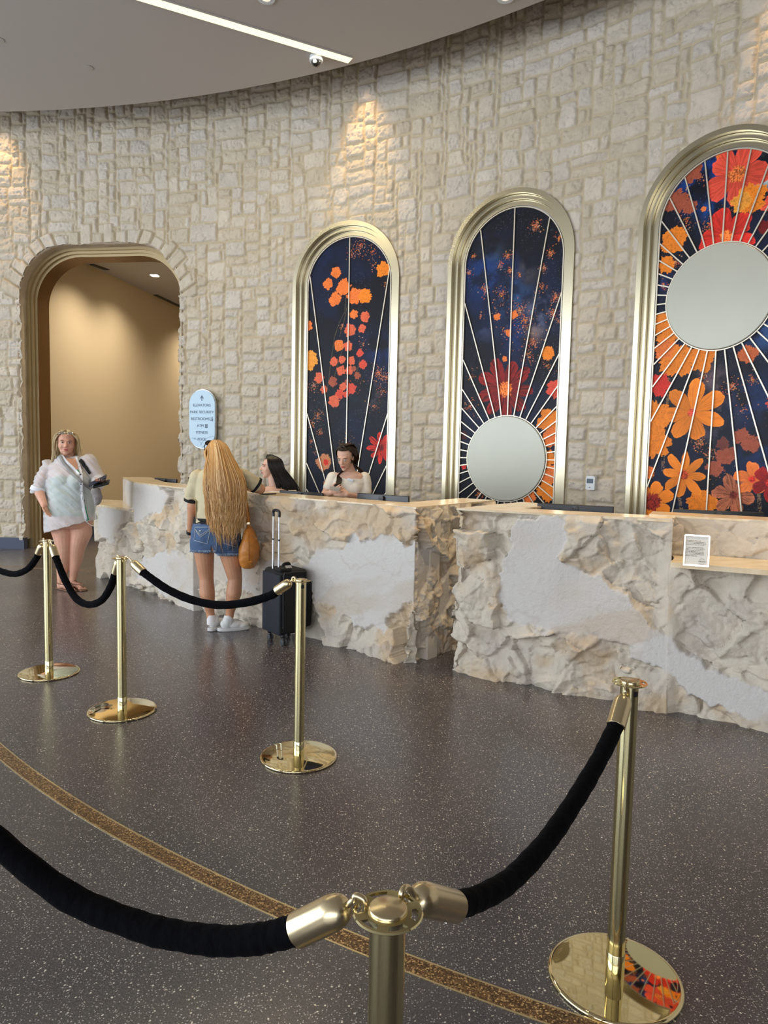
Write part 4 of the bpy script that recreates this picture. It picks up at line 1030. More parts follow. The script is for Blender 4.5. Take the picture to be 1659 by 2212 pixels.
# ---- monitors standing on the inner worktops
def monitor(pl, Yl, pr, Yr, label, zb=0.75, logo=True):
    a = atY(*pl, Yl); b = atY(*pr, Yr); z = (a[2]+b[2])/2; a[2] = b[2] = z
    c = (a+b)/2; t = (b-a)[:2]; t /= np.linalg.norm(t); nr = np.array([t[1], -t[0]])   # towards the visitor
    ang = math.atan2(t[1], t[0]); R_ = np.array([[math.cos(ang), -math.sin(ang), 0], [math.sin(ang), math.cos(ang), 0], [0, 0, 1]])
    w_ = np.linalg.norm((b-a)); o = thing('computer_monitor', label, 'monitor', (c[0], c[1], zb), 'front desk monitors')
    q = c.copy(); q[:2] -= nr*0.02; q[2] = z-0.155
    MB().box(q, (w_, 0.022, 0.31), R_, 0.006).build('screen', MAT['black_plastic'], o)
    q2 = c.copy(); q2[:2] -= nr*0.005; q2[2] = z-0.16; MB().box(q2, (w_*0.72, 0.03, 0.2), R_, 0.01).build('rear_cover', MAT['black_plastic'], o)
    q3 = c.copy(); q3[:2] += nr*0.02; MB().box((q3[0], q3[1], (zb+z-0.12)/2), (0.06, 0.03, z-0.12-zb), R_, 0.005).build('stand', MAT['black_plastic'], o)
    MB().box((c[0], c[1], zb+0.008), (0.22, 0.17, 0.014), R_, 0.004).build('base', MAT['black_plastic'], o)
    if logo:
        M_ = Matrix.Identity(4)
        for i, v in enumerate((Vector((t[0], t[1], 0)), Vector((0, 0, 1)), Vector((nr[0], nr[1], 0)))):
            for j in range(3): M_[j][i] = v[j]
        M_.translation = Vector((c[0]+nr[0]*0.0115, c[1]+nr[1]*0.0115, z-0.032-(0.062 if False else 0)))
        lg = MAT['logo']
        d = MB().lathe([(0.0, 0.0), (0.026, 0.0), (0.026, 0.001), (0.0, 0.001)], n=28)
        lo_ = obj('logo', [tuple(M_@Vector((p[0], p[1], p[2]-0.0008))) for p in d.v], d.f, lg, o, smooth=False)
        text_mesh('logo_letters', 'hp', 0.042, M_@Matrix.Translation((0, 0.0, 0.0012))@Matrix.Shear('XZ', 4, (0.0, 0.0)), MAT['black_plastic'], lo_, 0.0004)
    return o
MAT['logo'] = simple('monitor_logo_grey', (0.07, 0.075, 0.085), 0.5)
monitor((332, 1030), 8.75, (379, 1037), 8.45, 'black monitor back at the far left end of the left desk')
monitor((404, 1029), 8.15, (446, 1035), 7.85, 'black monitor mostly hidden behind the blonde visitor')
monitor((602, 1057), 6.78, (695, 1067), 6.45, 'low black monitor between the two clerks')
monitor((770, 1064), 6.17, (881, 1073), 5.86, 'black monitor right of the clerk in white, angled by the desk corner')
monitor((1160, 1089), 5.40, (1326, 1092), 5.20, 'black monitor before the low disc mural on the right desk')
monitor((1456, 1101), 5.10, (1652, 1106), 4.95, 'black monitor above the framed notice, before the tallest mural')

# ---- framed notice on the shelf
a = atZ(1482, 1222, 0.987); b = atZ(1524, 1225, 0.987)
c = np.array([1.80, 4.34, 0.987]); dgl = ray(1503, 1223); tt = (0.987-EYE)/dgl[2]; c = np.array([0, 0, EYE])+dgl*tt
W_ = 0.128; H_ = 0.175
o = thing('framed_notice', 'small chrome framed paper notice standing on the recessed shelf', 'picture frame', c)
t2 = np.array([0.93, -0.36, 0]); t2 /= np.linalg.norm(t2); n2 = np.array([t2[1], -t2[0], 0])
up2 = np.array([0, 0, 1])*0.985-n2*0.17; up2 /= np.linalg.norm(up2); f2 = np.cross(t2, up2)
R2 = np.stack([t2, -f2, up2], 1)   # x right, y into, z up
def loc2(x, y, z): return c+t2*x+up2*z+f2*y
mb = MB(); mb.box(loc2(0, -0.006, H_/2), (W_-0.012, 0.003, H_-0.012), R2); mb.build('paper', MAT['paper'], o, smooth=False)
mb = MB()
for (x, z, ww, hh) in ((-W_/2, H_/2, 0.008, H_), (W_/2, H_/2, 0.008, H_), (0, 0.004, W_, 0.009), (0, H_, W_, 0.009)): mb.box(loc2(x, -0.006, z), (ww, 0.012, hh), R2)
mb.build('frame', MAT['chrome'], o, smooth=False)
M_ = Matrix.Identity(4)
for i, v in enumerate((t2, up2, f2)):
    for j in range(3): M_[j][i] = float(v[j])
M_.translation = Vector(loc2(0, 0.0, 0)); M_notice = M_; notice = o
# ================================================================ STANCHIONS AND VELVET ROPES
SH = 0.935
def make_stanchion(label, x, y, text=False):
    t = thing('rope_stanchion', label, 'stanchion', (x, y, 0), 'brass rope stanchions')
    P = lambda mb, nm, mat, **k: obj(nm, mb.v, mb.f, mat, t, local=True, **k)
    mb = MB(); prof = [(0.0, 0.0), (0.196, 0.0), (0.200, 0.004), (0.2, 0.009), (0.196, 0.0125)]
    prof += [(r, 0.0125+0.0045*(1-(r/0.19)**2)) for r in np.linspace(0.188, 0.03, 16)]+[(0.0, 0.0171)]
    mb.lathe(prof, n=96); P(mb, 'base', MAT['brass_base'], auto=50)
    mb = MB(); mb.lathe([(0.0265, 0.012), (0.0265, SH-0.012)], n=48); P(mb, 'post', MAT['brass'])
    mb = MB(); mb.lathe([(0.0280, 0.012), (0.0280, 0.088), (0.0268, 0.090)], n=48); P(mb, 'base_sleeve', MAT['brass'])
    # slotted ring plate: inner ring, outer ring, six bridges, raised boss
    mb = MB(); z0, z1 = SH-0.004, SH
    mb.lathe([(0.026, z0), (0.0352, z0), (0.0352, z1), (0.026, z1)], n=60, ring=True)
    mb.lathe([(0.0450, z0), (0.0495, z0), (0.0515, z0+0.002), (0.0495, z1), (0.0450, z1)], n=60, ring=True)
    for k in range(6):
        a = k*PI/3+0.35; ca, sa = math.cos(a), math.sin(a)
        mb.box((0.0400*ca, 0.0400*sa, (z0+z1)/2), (0.013, 0.017, 0.0038), [[ca, -sa, 0], [sa, ca, 0], [0, 0, 1]])
    P(mb, 'rope_ring', MAT['brass'], auto=40)
    mb = MB(); mb.lathe([(0.0, SH-0.012), (0.0285, SH-0.012), (0.0285, SH+0.003), (0.0275, SH+0.0055), (0.0260, SH+0.0065), (0, SH+0.007)], n=48); P(mb, 'top_cap', MAT['brass_satin'])
    if text:
        mb = MB(); v = []; n = 8
        for z in (SH-0.022, SH-0.038):
            for i in range(n+1):
                a = -PI/2+0.15+0.65*i/n; v.append((0.0268*math.cos(a), 0.0268*math.sin(a), z))
        mb.add(v, [(i, i+1, n+2+i, n+1+i) for i in range(n)]); P(mb, 'black_sticker', MAT['black_plastic'])
    return t
ST = {'S0': (-3.262, 5.60), 'S1': (-2.323, 4.922), 'S2': (-1.558, 4.230), 'S3': (-0.417, 3.6285), 'S4': (0.740, 2.082), 'S5': (0.0185, 0.992), 'S6': (-0.86, 1.28)}
LBL = {'S0': 'brass stanchion whose round base edge just enters at the left edge', 'S1': 'brass stanchion nearest the visitor in the white shirt',
       'S2': 'brass stanchion with orange-gold mirror base, before the left desk end', 'S3': 'brass stanchion standing in front of the black suitcase',
       'S4': 'brass stanchion at right with flower mural mirrored in its base', 'S5': 'nearest brass stanchion, its slotted ring top in the foreground', 'S6': 'x'}
for k in ('S0', 'S1', 'S2', 'S3', 'S4', 'S5'): make_stanchion(LBL[k], *ST[k], text=k in ('S3', 'S4'))
def spline(P, n):
    P = [np.array(p) for p in P]; P = [2*P[0]-P[1]]+P+[2*P[-1]-P[-2]]; out = []
    segs = len(P)-3
    for i in range(n+1):
        u = segs*i/n; k = min(int(u), segs-1); t = u-k; p0, p1, p2, p3 = P[k:k+4]
        out.append(0.5*((2*p1)+(-p0+p2)*t+(2*p0-5*p1+4*p2-p3)*t*t+(-p0+3*p1-3*p2+p3)*t**3))
    return out
def on_line(px, py, A, B):
    """point on the vertical plane through A-B seen at that pixel"""
    d = ray(px, py); e = np.array(B)-np.array(A); n = np.array([e[1], -e[0]]); t = (np.array(A)@n)/(d[:2]@n)
    return np.array([0, 0, EYE])+d*t
def make_rope(label, A, B, pts, fa, fb, hooks=(True, True), rad=0.0225):
    """pts: rope centre pixels from A to B; fa, fb: ferrule (cap end pixel, rope end pixel)"""
    A = np.array(ST[A]); B = np.array(ST[B]); e = (B-A)/np.linalg.norm(B-A)
    P = [on_line(*q, A, B) for q in pts]
    c = P[len(P)//2]; t = thing('velvet_rope', label, 'rope', c, 'black velvet queue ropes')
    ends = []
    for idx, (f, post, sg) in enumerate(((fa, A, 1), (fb, B, -1))):
        if f is None: ends.append(None); continue
        p0 = on_line(*f[0], A, B); p1 = on_line(*f[1], A, B); ends.append((p0, p1))
    path = ([ends[0][1]] if ends[0] else [])+P+([ends[1][1]] if ends[1] else [])
    path = spline(path, 60)
    # cloth sleeve with slight irregularity
    path = [np.array(p) for p in path]; rr = [rad*(1+0.03*math.sin(i*1.7)+0.02*math.sin(i*0.6)) for i in range(len(path))]
    MB().tube(path, rr, 28).build('velvet_sleeve', MAT['velvet'], t, auto=0)
    for idx, (en, post, sg) in enumerate(((ends[0], A, 1), (ends[1], B, -1))):
        if en is None: continue
        p0, p1 = en; ax = p1-p0; L = np.linalg.norm(ax); ax /= L
        r = 0.0265
        prof = [(0.0, -0.012), (0.010, -0.011), (0.018, -0.006), (0.0235, 0.004), (r-0.0005, 0.014), (r, 0.02), (r, L+0.004), (r-0.002, L+0.006), (r-0.004, L+0.002)]
        u = np.cross(ax, [0, 0, 1.0]); u /= np.linalg.norm(u); v = np.cross(ax, u)
        mb = MB(); mb.lathe(prof, c=tuple(p0), n=40, axis=np.stack([u, v, ax], 1)); fr = mb.build('ferrule', MAT['brass_satin'], t, auto=40)
        mb = MB(); mb.ell(p0+ax*(L-0.008)+v*(r if v[2] > 0 else -r)*-1+u*0.0, (0.004, 0.004, 0.004), nu=10, nv=6); mb.build('rivet', MAT['chrome'], fr)
        d = np.array([e[0], e[1]])*sg; rp = post+d*0.0395
        h0 = p0-ax*0.008; ring = np.array([rp[0], rp[1], SH-0.003])
        hk = [h0, h0-ax*0.014+np.array([0, 0, 0.004]), (h0*0.45+ring*0.55)+np.array([0, 0, 0.016]), ring+np.array([d[0]*0.006, d[1]*0.006, 0.0145]), ring+np.array([-d[0]*0.003, -d[1]*0.003, 0.010]), ring+np.array([-d[0]*0.002, -d[1]*0.002, -0.004]), ring+np.array([d[0]*0.004, d[1]*0.004, -0.013])]
        MB().tube(spline(hk, 26), [0.0050]*20+[0.0046, 0.0042, 0.004, 0.0036, 0.003, 0.0024, 0.0015], 10).build('hook', MAT['brass_satin'], t, auto=0)
    return t
make_rope('black velvet rope at the left edge, left of the first stanchion', 'S0', 'S1', [(-60, 1195), (-30, 1218), (0, 1233), (32, 1240), (60, 1229), (78, 1207)], None, ((91, 1178), (84, 1194)))
make_rope('short deep-sagging black velvet rope before the white-shirted visitor', 'S1', 'S2', [(127, 1220), (141, 1254), (164, 1292), (191, 1306), (219, 1297), (238, 1270), (247, 1245)], ((113, 1180), (120, 1202)), ((257, 1212), (250, 1236)))
make_rope('black velvet rope crossing in front of the blonde visitor and suitcase', 'S2', 'S3', [(325, 1248), (362, 1273), (412, 1295), (472, 1307), (535, 1301), (585, 1286)], ((288, 1216), (308, 1235)), ((624, 1259), (600, 1275)))
make_rope('black velvet rope rising right, from the nearest to the right stanchion', 'S5', 'S4', [(1035, 1940), (1100, 1903), (1160, 1843), (1205, 1785), (1255, 1708), (1300, 1630)], ((905, 1940), (978, 1957)), ((1347, 1510), (1331, 1566)))
make_rope('thick foreground black velvet rope at the lower left', 'S5', 'S6', [(590, 2022), (540, 2030), (470, 2032), (380, 2020), (300, 2000), (150, 1938), (0, 1824), (-90, 1740)], ((738, 1962), (648, 2006)), None)
# ================================================================ SUITCASE
c0 = atZ(606, 1398)[:2]          # nearest lower corner
ux_ = np.array([0.90, 0.43]); ux_ /= np.linalg.norm(ux_); uy_ = np.array([-0.62, 0.785]); uy_ /= np.linalg.norm(uy_)
ux_ = np.array([uy_[1], -uy_[0]])
MAT['case'] = simple('black_nylon', (0.004, 0.004, 0.005), 0.8, bump=0.2, bscale=400)
MAT['case_navy'] = simple('dark_navy_nylon', (0.007, 0.010, 0.018), 0.7, bump=0.2, bscale=400)
t = thing('suitcase', 'black upright rolling suitcase with raised silver handle beside the blonde visitor', 'suitcase', (c0[0], c0[1], 0))
cs = lambda x, y, z: np.array([c0[0]+ux_[0]*x+uy_[0]*y, c0[1]+ux_[1]*x+uy_[1]*y, z])
RS = np.array([[ux_[0], uy_[0], 0], [ux_[1], uy_[1], 0], [0, 0, 1]])
D_, W2 = 0.26, 0.30
MB().box(cs(D_/2, W2/2, 0.355), (D_, W2, 0.53), RS, 0.035).build('body', MAT['case'], t)
MB().box(cs(0.002, W2/2, 0.34), (0.03, W2-0.01, 0.50), RS, 0.014).build('back_panel', MAT['case_navy'], t)
MB().box(cs(D_+0.025, W2/2, 0.32), (0.08, W2-0.05, 0.40), RS, 0.035).build('front_pocket', MAT['case'], t)
MB().box(cs(0.05, 0.06, 0.625), (0.11, 0.10, 0.03), RS, 0.012).build('corner_guard', MAT['case'], t)
mb = MB(); mb.tube(spline([cs(0.08, 0.12, 0.612), cs(0.10, 0.14, 0.645), cs(0.17, 0.18, 0.645), cs(0.2, 0.2, 0.612)], 14), 0.011, 10, flat=1.6); mb.build('carry_handle', MAT['case'], t)
mb = MB()
mb.tube(spline([cs(0.02, -0.004, 0.15), cs(0.02, -0.004, 0.56), cs(0.06, -0.004, 0.60), cs(0.20, -0.004, 0.60), cs(0.235, -0.004, 0.56), cs(0.235, -0.004, 0.15)], 40), 0.004, 8); mb.build('zip_piping', MAT['black_plastic'], t)
hp = [(0.028, 0.09), (0.028, 0.185)]
for (x, y) in hp:
    r = MB().tube([cs(x, y, 0.58), cs(x, y, 0.86)], 0.0085, 14).build('handle_rod', MAT['steel'], t)
    MB().tube([cs(x, y, 0.855), cs(x, y, 0.868)], 0.0095, 14).build('collar', MAT['black_plastic'], r)
    MB().tube([cs(x, y, 0.86), cs(x, y, 1.075)], 0.0068, 14).build('upper_rod', MAT['steel'], r)
MB().tube(spline([cs(0.028, 0.09, 1.05), cs(0.028, 0.09, 1.088), cs(0.028, 0.115, 1.102), cs(0.028, 0.16, 1.102), cs(0.028, 0.185, 1.088), cs(0.028, 0.185, 1.05)], 30), 0.0125, 14).build('grip', MAT['black_plastic'], t)
MB().box(cs(0.085, 0.03, 0.648), (0.055, 0.03, 0.002), RS@np.array([[1, 0, 0], [0, 0.8, -0.6], [0, 0.6, 0.8]])).build('luggage_tag', simple('grey_tag', lin(150, 152, 156), 0.5), t, smooth=False)
for (x, y) in ((0.045, 0.04), (0.045, 0.26), (0.21, 0.04), (0.21, 0.26)):
    w_ = MB().box(cs(x, y, 0.075), (0.035, 0.035, 0.035), RS, 0.01).build('caster_mount', MAT['black_plastic'], t)
    for q in (-0.014, 0.014):
        mb = MB(); mb.lathe([(0.0, -0.007), (0.020, -0.007), (0.026, -0.004), (0.026, 0.004), (0.020, 0.007), (0, 0.007)], c=tuple(cs(x+q, y-0.01, 0.0265)), n=24, axis=np.stack([[uy_[0], uy_[1], 0], [0, 0, 1], [ux_[0], ux_[1], 0]], 1)); mb.build('wheel', MAT['dark_grey'], w_)
    MB().tube([cs(x, y-0.01, 0.03), cs(x, y, 0.062)], 0.012, 10).build('fork', MAT['black_plastic'], w_)

# small black phone lying by the visitor's elbow
p = atZ(579, 1068, 1.197)
tag(MB().box((p[0], p[1], 1.202), (0.07, 0.14, 0.009), [[0.8, 0.6, 0], [-0.6, 0.8, 0], [0, 0, 1]], 0.003).build('mobile_phone', MAT['black_plastic']), "black phone lying on the counter by the blonde visitor's elbow", 'phone')

# notice wording
ink2 = simple('notice_ink', (0.06, 0.05, 0.05), 0.6)
# the print is too small to read in the photo: word-sized ink strokes, four lines then seven
rw = random.Random(4)
for i, n_ in enumerate([0.78, 0.95, 0.98, 0.90, None, 0.88, 0.94, 0.86, 0.92, 0.90, 0.91, 0.56]):
    if n_ is None: continue
    mb = MB(); x = 0.0; L_ = 0.104*n_; y = H_-0.030-i*0.0079
    while x < L_-0.004:
        w_ = min(rw.uniform(0.004, 0.017), L_-x)
        q = 0.0
        while q < w_-0.001:
            hh = rw.choice([0.0020, 0.0028, 0.0036]); mb.box((-0.055+x+q, y, 0), (0.0010, hh, 0.0004)); q += 0.0019
        mb.box((-0.055+x+w_/2-0.0005, y-0.0006, 0), (w_-0.001, 0.0007, 0.0004))
        x += w_+0.0028
    obj('print_line', [tuple(M_notice@Vector(p)) for p in mb.v], mb.f, ink2, notice, smooth=False)
mb = MB()
for a0_, a1_, r in ((0.5, 2.64, 0.016), (3.64, 5.78, 0.016)):
    pts = [(0.030+r*math.cos(a), 0.028+r*math.sin(a)) for a in np.linspace(a0_, a1_, 12)]
    for (x0, y0), (x1, y1) in zip(pts[:-1], pts[1:]):
        mb.add([(x0, y0-0.0006, 0), (x0, y0+0.0006, 0), (x1, y1+0.0006, 0), (x1, y1-0.0006, 0)], [(0, 1, 2, 3)])
obj('emblem', [tuple(M_notice@Vector(p)) for p in mb.v], mb.f, ink2, notice, smooth=False)
text_mesh('lettering', 'HELIOS', 0.0115, M_notice@Matrix.Translation((0.030, 0.028, 0)), ink2, notice, 0.0002)
# ================================================================ PEOPLE
def skin_mat(name, c):
    m, nt, b = new_mat(name); L = nt.links.new
    tc = N(nt, 'ShaderNodeTexCoord'); nz = N(nt, 'ShaderNodeTexNoise', Scale=9.0, Detail=5.0); L(tc.outputs['Object'], nz.inputs['Vector'])
    r = ramp(nt, nz.outputs[0], [(0.3, tuple(q*0.86 for q in c)), (0.7, tuple(min(1, q*1.08) for q in c))]); L(r.outputs[0], b.inputs['Base Color'])
    b.inputs['Roughness'].default_value = 0.5; b.inputs['Subsurface Weight'].default_value = 0.08; b.inputs['Subsurface Radius'].default_value = (0.02, 0.008, 0.004)
    b.inputs['Subsurface Scale'].default_value = 0.5
    return m
def hair_mat(name, cols, rough=0.42):
    m, nt, b = new_mat(name); L = nt.links.new
    g = N(nt, 'ShaderNodeNewGeometry')
    n = len(cols); r = ramp(nt, g.outputs['Random Per Island'], [(i/(n-1), c) for i, c in enumerate(cols)]); L(r.outputs[0], b.inputs['Base Color'])
    b.inputs['Roughness'].default_value = rough; b.inputs['Specular IOR Level'].default_value = 0.4
    return m
MAT['skin_fair'] = skin_mat('fair_skin', lin(222, 168, 142)); MAT['skin_tan'] = skin_mat('tanned_skin', lin(200, 146, 112)); MAT['skin_light'] = skin_mat('light_skin', lin(226, 182, 158))
MAT['blonde'] = hair_mat('golden_blonde_hair', [lin(206, 152, 84), lin(232, 190, 130), lin(160, 108, 56), lin(240, 208, 156), lin(214, 162, 92), lin(182, 128, 70)])
MAT['ash'] = hair_mat('ash_blonde_hair', [lin(190, 164, 120), lin(220, 198, 152), lin(160, 134, 94), lin(232, 214, 172)])
MAT['blackhair'] = hair_mat('black_hair', [(0.006, 0.005, 0.005), (0.012, 0.009, 0.008), (0.018, 0.013, 0.011)], 0.35)
MAT['brownhair'] = hair_mat('dark_brown_hair', [(0.012, 0.007, 0.005), (0.028, 0.015, 0.010), (0.018, 0.010, 0.008)], 0.35)
MAT['eye'] = simple('eye_white', (0.75, 0.72, 0.68), 0.2); MAT['iris'] = simple('iris', (0.04, 0.03, 0.025), 0.15)
MAT['lips'] = simple('lips', lin(186, 96, 92), 0.4); MAT['brow'] = simple('eyebrow', lin(110, 82, 62), 0.8); MAT['brow_dark'] = simple('dark_eyebrow', (0.02, 0.014, 0.01), 0.8)
MAT['denim'] = simple('blue_denim', lin(74, 98, 134), 0.85, bump=0.35, bscale=260, var=0.35)
MAT['tee'] = simple('beige_tee', lin(206, 194, 160), 0.9, bump=0.2, bscale=200, var=0.04)
MAT['black_cloth'] = simple('black_cloth', (0.010, 0.010, 0.012), 0.9)
MAT['blouse'] = simple('white_blouse', lin(236, 230, 216), 0.6)
MAT['shoe'] = simple('white_trainer', (0.72, 0.72, 0.70), 0.6); MAT['sock'] = simple('white_sock', (0.78, 0.76, 0.76), 0.9)
MAT['leather'] = simple('tan_leather', lin(196, 126, 52), 0.42, bump=0.15, bscale=120, var=0.12)
MAT['tank'] = simple('green_tank', lin(52, 158, 124), 0.9)
MAT['sandal'] = simple('brown_sandal', lin(120, 86, 62), 0.6); MAT['stitch'] = simple('pale_stitching', lin(180, 186, 192), 0.8)
def sheer():
    m, nt, b = new_mat('sheer_white_cotton'); L = nt.links.new
    b.inputs['Base Color'].default_value = (*lin(238, 238, 240), 1); b.inputs['Roughness'].default_value = 0.8; b.inputs['Alpha'].default_value = 0.62
    return m
MAT['sheer'] = sheer(); MAT['white_cotton'] = simple('white_cotton', lin(236, 236, 240), 0.8)
def nrm_(v): v = np.array(v, float); return v/np.linalg.norm(v)
def head(mb, C, f, u, s=1.0, wide=1.0):
    f = nrm_(f); u = nrm_(u); r = nrm_(np.cross(f, u)); u = np.cross(r, f)
    M3 = np.stack([r, f, u], 1); P = lambda x, y, z: np.array(C)+s*(r*x+f*y+u*z)
    E = lambda c, q: mb.ell(P(*c), (q[0]*s*wide, q[1]*s, q[2]*s), M3)
    E((0, -0.012, 0.032), (0.076, 0.094, 0.083)); kf = 1.0 if s > 1.05 else 0.90
    E((0, 0.020, -0.020), (0.066*kf, 0.074, 0.086)); E((0, 0.028, -0.072), (0.052*kf, 0.056, 0.040))
    E((0, 0.066, -0.098), (0.024, 0.020, 0.018)); E((0, 0.078, 0.024), (0.050, 0.018, 0.012))
    E((0.034*kf, 0.062-0.30*(1-kf)*0.3, -0.030), (0.026*kf,)*3); E((-0.034*kf, 0.062-0.30*(1-kf)*0.3, -0.030), (0.026*kf,)*3)
    mb.cap(P(0, 0.090, 0.008), 0.008*s, P(0, 0.110, -0.026), 0.0125*s, 12); E((0.010, 0.098, -0.032), (0.008, 0.010, 0.007)); E((-0.010, 0.098, -0.032), (0.008, 0.010, 0.007))
    E((0, 0.086, -0.058), (0.022, 0.014, 0.007)); E((0, 0.084, -0.070), (0.019, 0.013, 0.007))
    for q in (-1, 1): E((q*0.074, -0.008, -0.010), (0.010, 0.020, 0.031))
    return M3, P
def face_parts(parent, M3, P, s, eyes, brow, lipc='lips', gaze=0.0, wide=1.0, down=0.0):
    for q in (-1, 1):
        e = MB().ell(P(q*0.030*wide, 0.0855, 0.006), (0.0135*s, 0.007*s, 0.0062*s), M3, 14, 8).build('eye', MAT['eye'], parent)
        MB().ell(P(q*0.030*wide+gaze, 0.0915-down*0.15, 0.0055-down), (0.0058*s, 0.0022*s, 0.0056*s), M3, 12, 8).build('iris', MAT['iris'], e)
        MB().tube([P(q*0.016*wide, 0.093, 0.022), P(q*0.031*wide, 0.092, 0.0275), P(q*0.047*wide, 0.082, 0.022)], [0.0022*s, 0.003*s, 0.0016*s], 8).build('eyebrow', brow, parent)
        MB().tube([P(q*0.0165*wide, 0.090, 0.008), P(q*0.030*wide, 0.0925, 0.0125), P(q*0.044*wide, 0.085, 0.007)], [0.0009*s, 0.0016*s, 0.0009*s], 6).build('eyelid', brow, parent)
    m_ = MB(); m_.ell(P(0, 0.0965, -0.0575), (0.021*s, 0.006*s, 0.0042*s), M3, 16, 8); m_.ell(P(0, 0.0945, -0.0655), (0.018*s, 0.006*s, 0.005*s), M3, 16, 8)
    remeshed(m_, 'lips', 0.0022, MAT[lipc], parent, 1)
def hand(mb, wr, d, pn, ts, curl=0.35, s=1.0, spread=0.10):
    """wr wrist, d pointing direction, pn palm-facing normal, ts +1/-1 thumb side along cross(d,pn)"""
    d = nrm_(d); pn = np.array(pn, float); pn = nrm_(pn-d*(pn@d)); w_ = np.cross(d, pn)*ts; wr = np.array(wr, float)
    M3 = np.stack([w_, d, pn], 1)
    mb.ell(wr+d*0.045*s, (0.040*s, 0.052*s, 0.0155*s), M3); mb.ell(wr+d*0.018*s+w_*0.012*s, (0.030*s, 0.032*s, 0.019*s), M3)
    for i, L_ in enumerate((0.070, 0.078, 0.073, 0.058)):
        off = (0.030-0.020*i)*s; b = wr+d*0.085*s+w_*off-d*abs(i-1)*0.004*s; dd = nrm_(d+w_*(0.5-i/3)*spread*2)
        r0 = (0.0092, 0.0095, 0.009, 0.008)[i]*s; p = b-dd*0.015*s; a = curl*0.5
        for k, fr in enumerate((0.46, 0.30, 0.24)):
            dn = nrm_(dd*math.cos(a)+pn*math.sin(a)); q = p+dn*(L_*fr*s+(0.015*s if k == 0 else 0)); mb.cap(p, r0*(1-0.10*k), q, r0*(0.92-0.10*k), 10); p = q; a += curl
    b = wr+d*0.020*s+w_*0.026*s; p1 = b+nrm_(w_*0.75+d*0.65+pn*0.25)*0.042*s; p2 = p1+nrm_(w_*0.35+d*0.85+pn*0.35)*0.032*s; p3 = p2+nrm_(w_*0.1+d*0.9+pn*0.4)*0.024*s
    mb.cap(b, 0.013*s, p1, 0.0105*s, 10); mb.cap(p1, 0.0105*s, p2, 0.0092*s, 10); mb.cap(p2, 0.0092*s, p3, 0.0078*s, 10)
def chain(mb, pts, n=18):
    for (a, ra), (b, rb) in zip(pts[:-1], pts[1:]): mb.cap(a, ra, b, rb, n)
def scalp(mb, P, s, front=0.30, hl=0.66, g=0.006):
    """cap of hair following the skull behind the hairline"""
    nu, nv = 40, 22; v = []; f = []; idx = {}
    for j in range(nv+1):
        th = PI*0.66*j/nv
        for i in range(nu):
            a = 2*PI*i/nu; d = (math.sin(th)*math.cos(a), math.sin(th)*math.sin(a), math.cos(th))
            v.append(P(d[0]*(0.078+g), -0.012+d[1]*(0.096+g), 0.032+d[2]*(0.085+g)))
            idx[(j, i)] = (d[1] < front+0.42*max(0, d[2])**2*1.2 or d[2] > hl+0.02) and not (d[1] > front and d[2] < hl)
    for j in range(nv):
        for i in range(nu):
            q = [(j, i), (j+1, i), (j+1, (i+1) % nu), (j, (i+1) % nu)]
            if all(idx[k] for k in q): f.append(tuple(a*nu+b for a, b in q))
    mb.add(v, f)
def strands(name, parent, mat, paths, seg=14, flat=2.0, n=5, cap=None):
    mb = MB()
    if cap: scalp(mb, *cap)
    for pts, r0, r1 in paths:
        P_ = spline(pts, seg); mb.tube(P_, [r0+(r1-r0)*(i/seg)**1.5 for i in range(seg+1)], n, flat=1.0/flat, up=(0, 1, 0))
    return mb.build(name, mat, parent, auto=0)
def folds(amp, fx, fz, seed, dirv=(1, 0.4)):
    def f(co, no):
        n = fbm(co[:, 0]*fx+co[:, 2]*fx*dirv[1]+co[:, 1]*fx*0.7, co[:, 2]*fz+co[:, 0]*2, seed, 3)-0.5
        m = fbm(co[:, 0]*fx*0.4+9, co[:, 2]*fz*1.3+co[:, 1]*4, seed+5, 3)-0.5
        return co+no*((n+m)*amp)[:, None]
    return f
def capz(f, zfun):
    def g(co, no):
        co = f(co, no); z = zfun(co); co[:, 2] = np.maximum(co[:, 2], z+0.004*np.sin(co[:, 0]*60)); return co
    return g
mp = lambda Y: Y/FPX   # metres per pixel at that depth

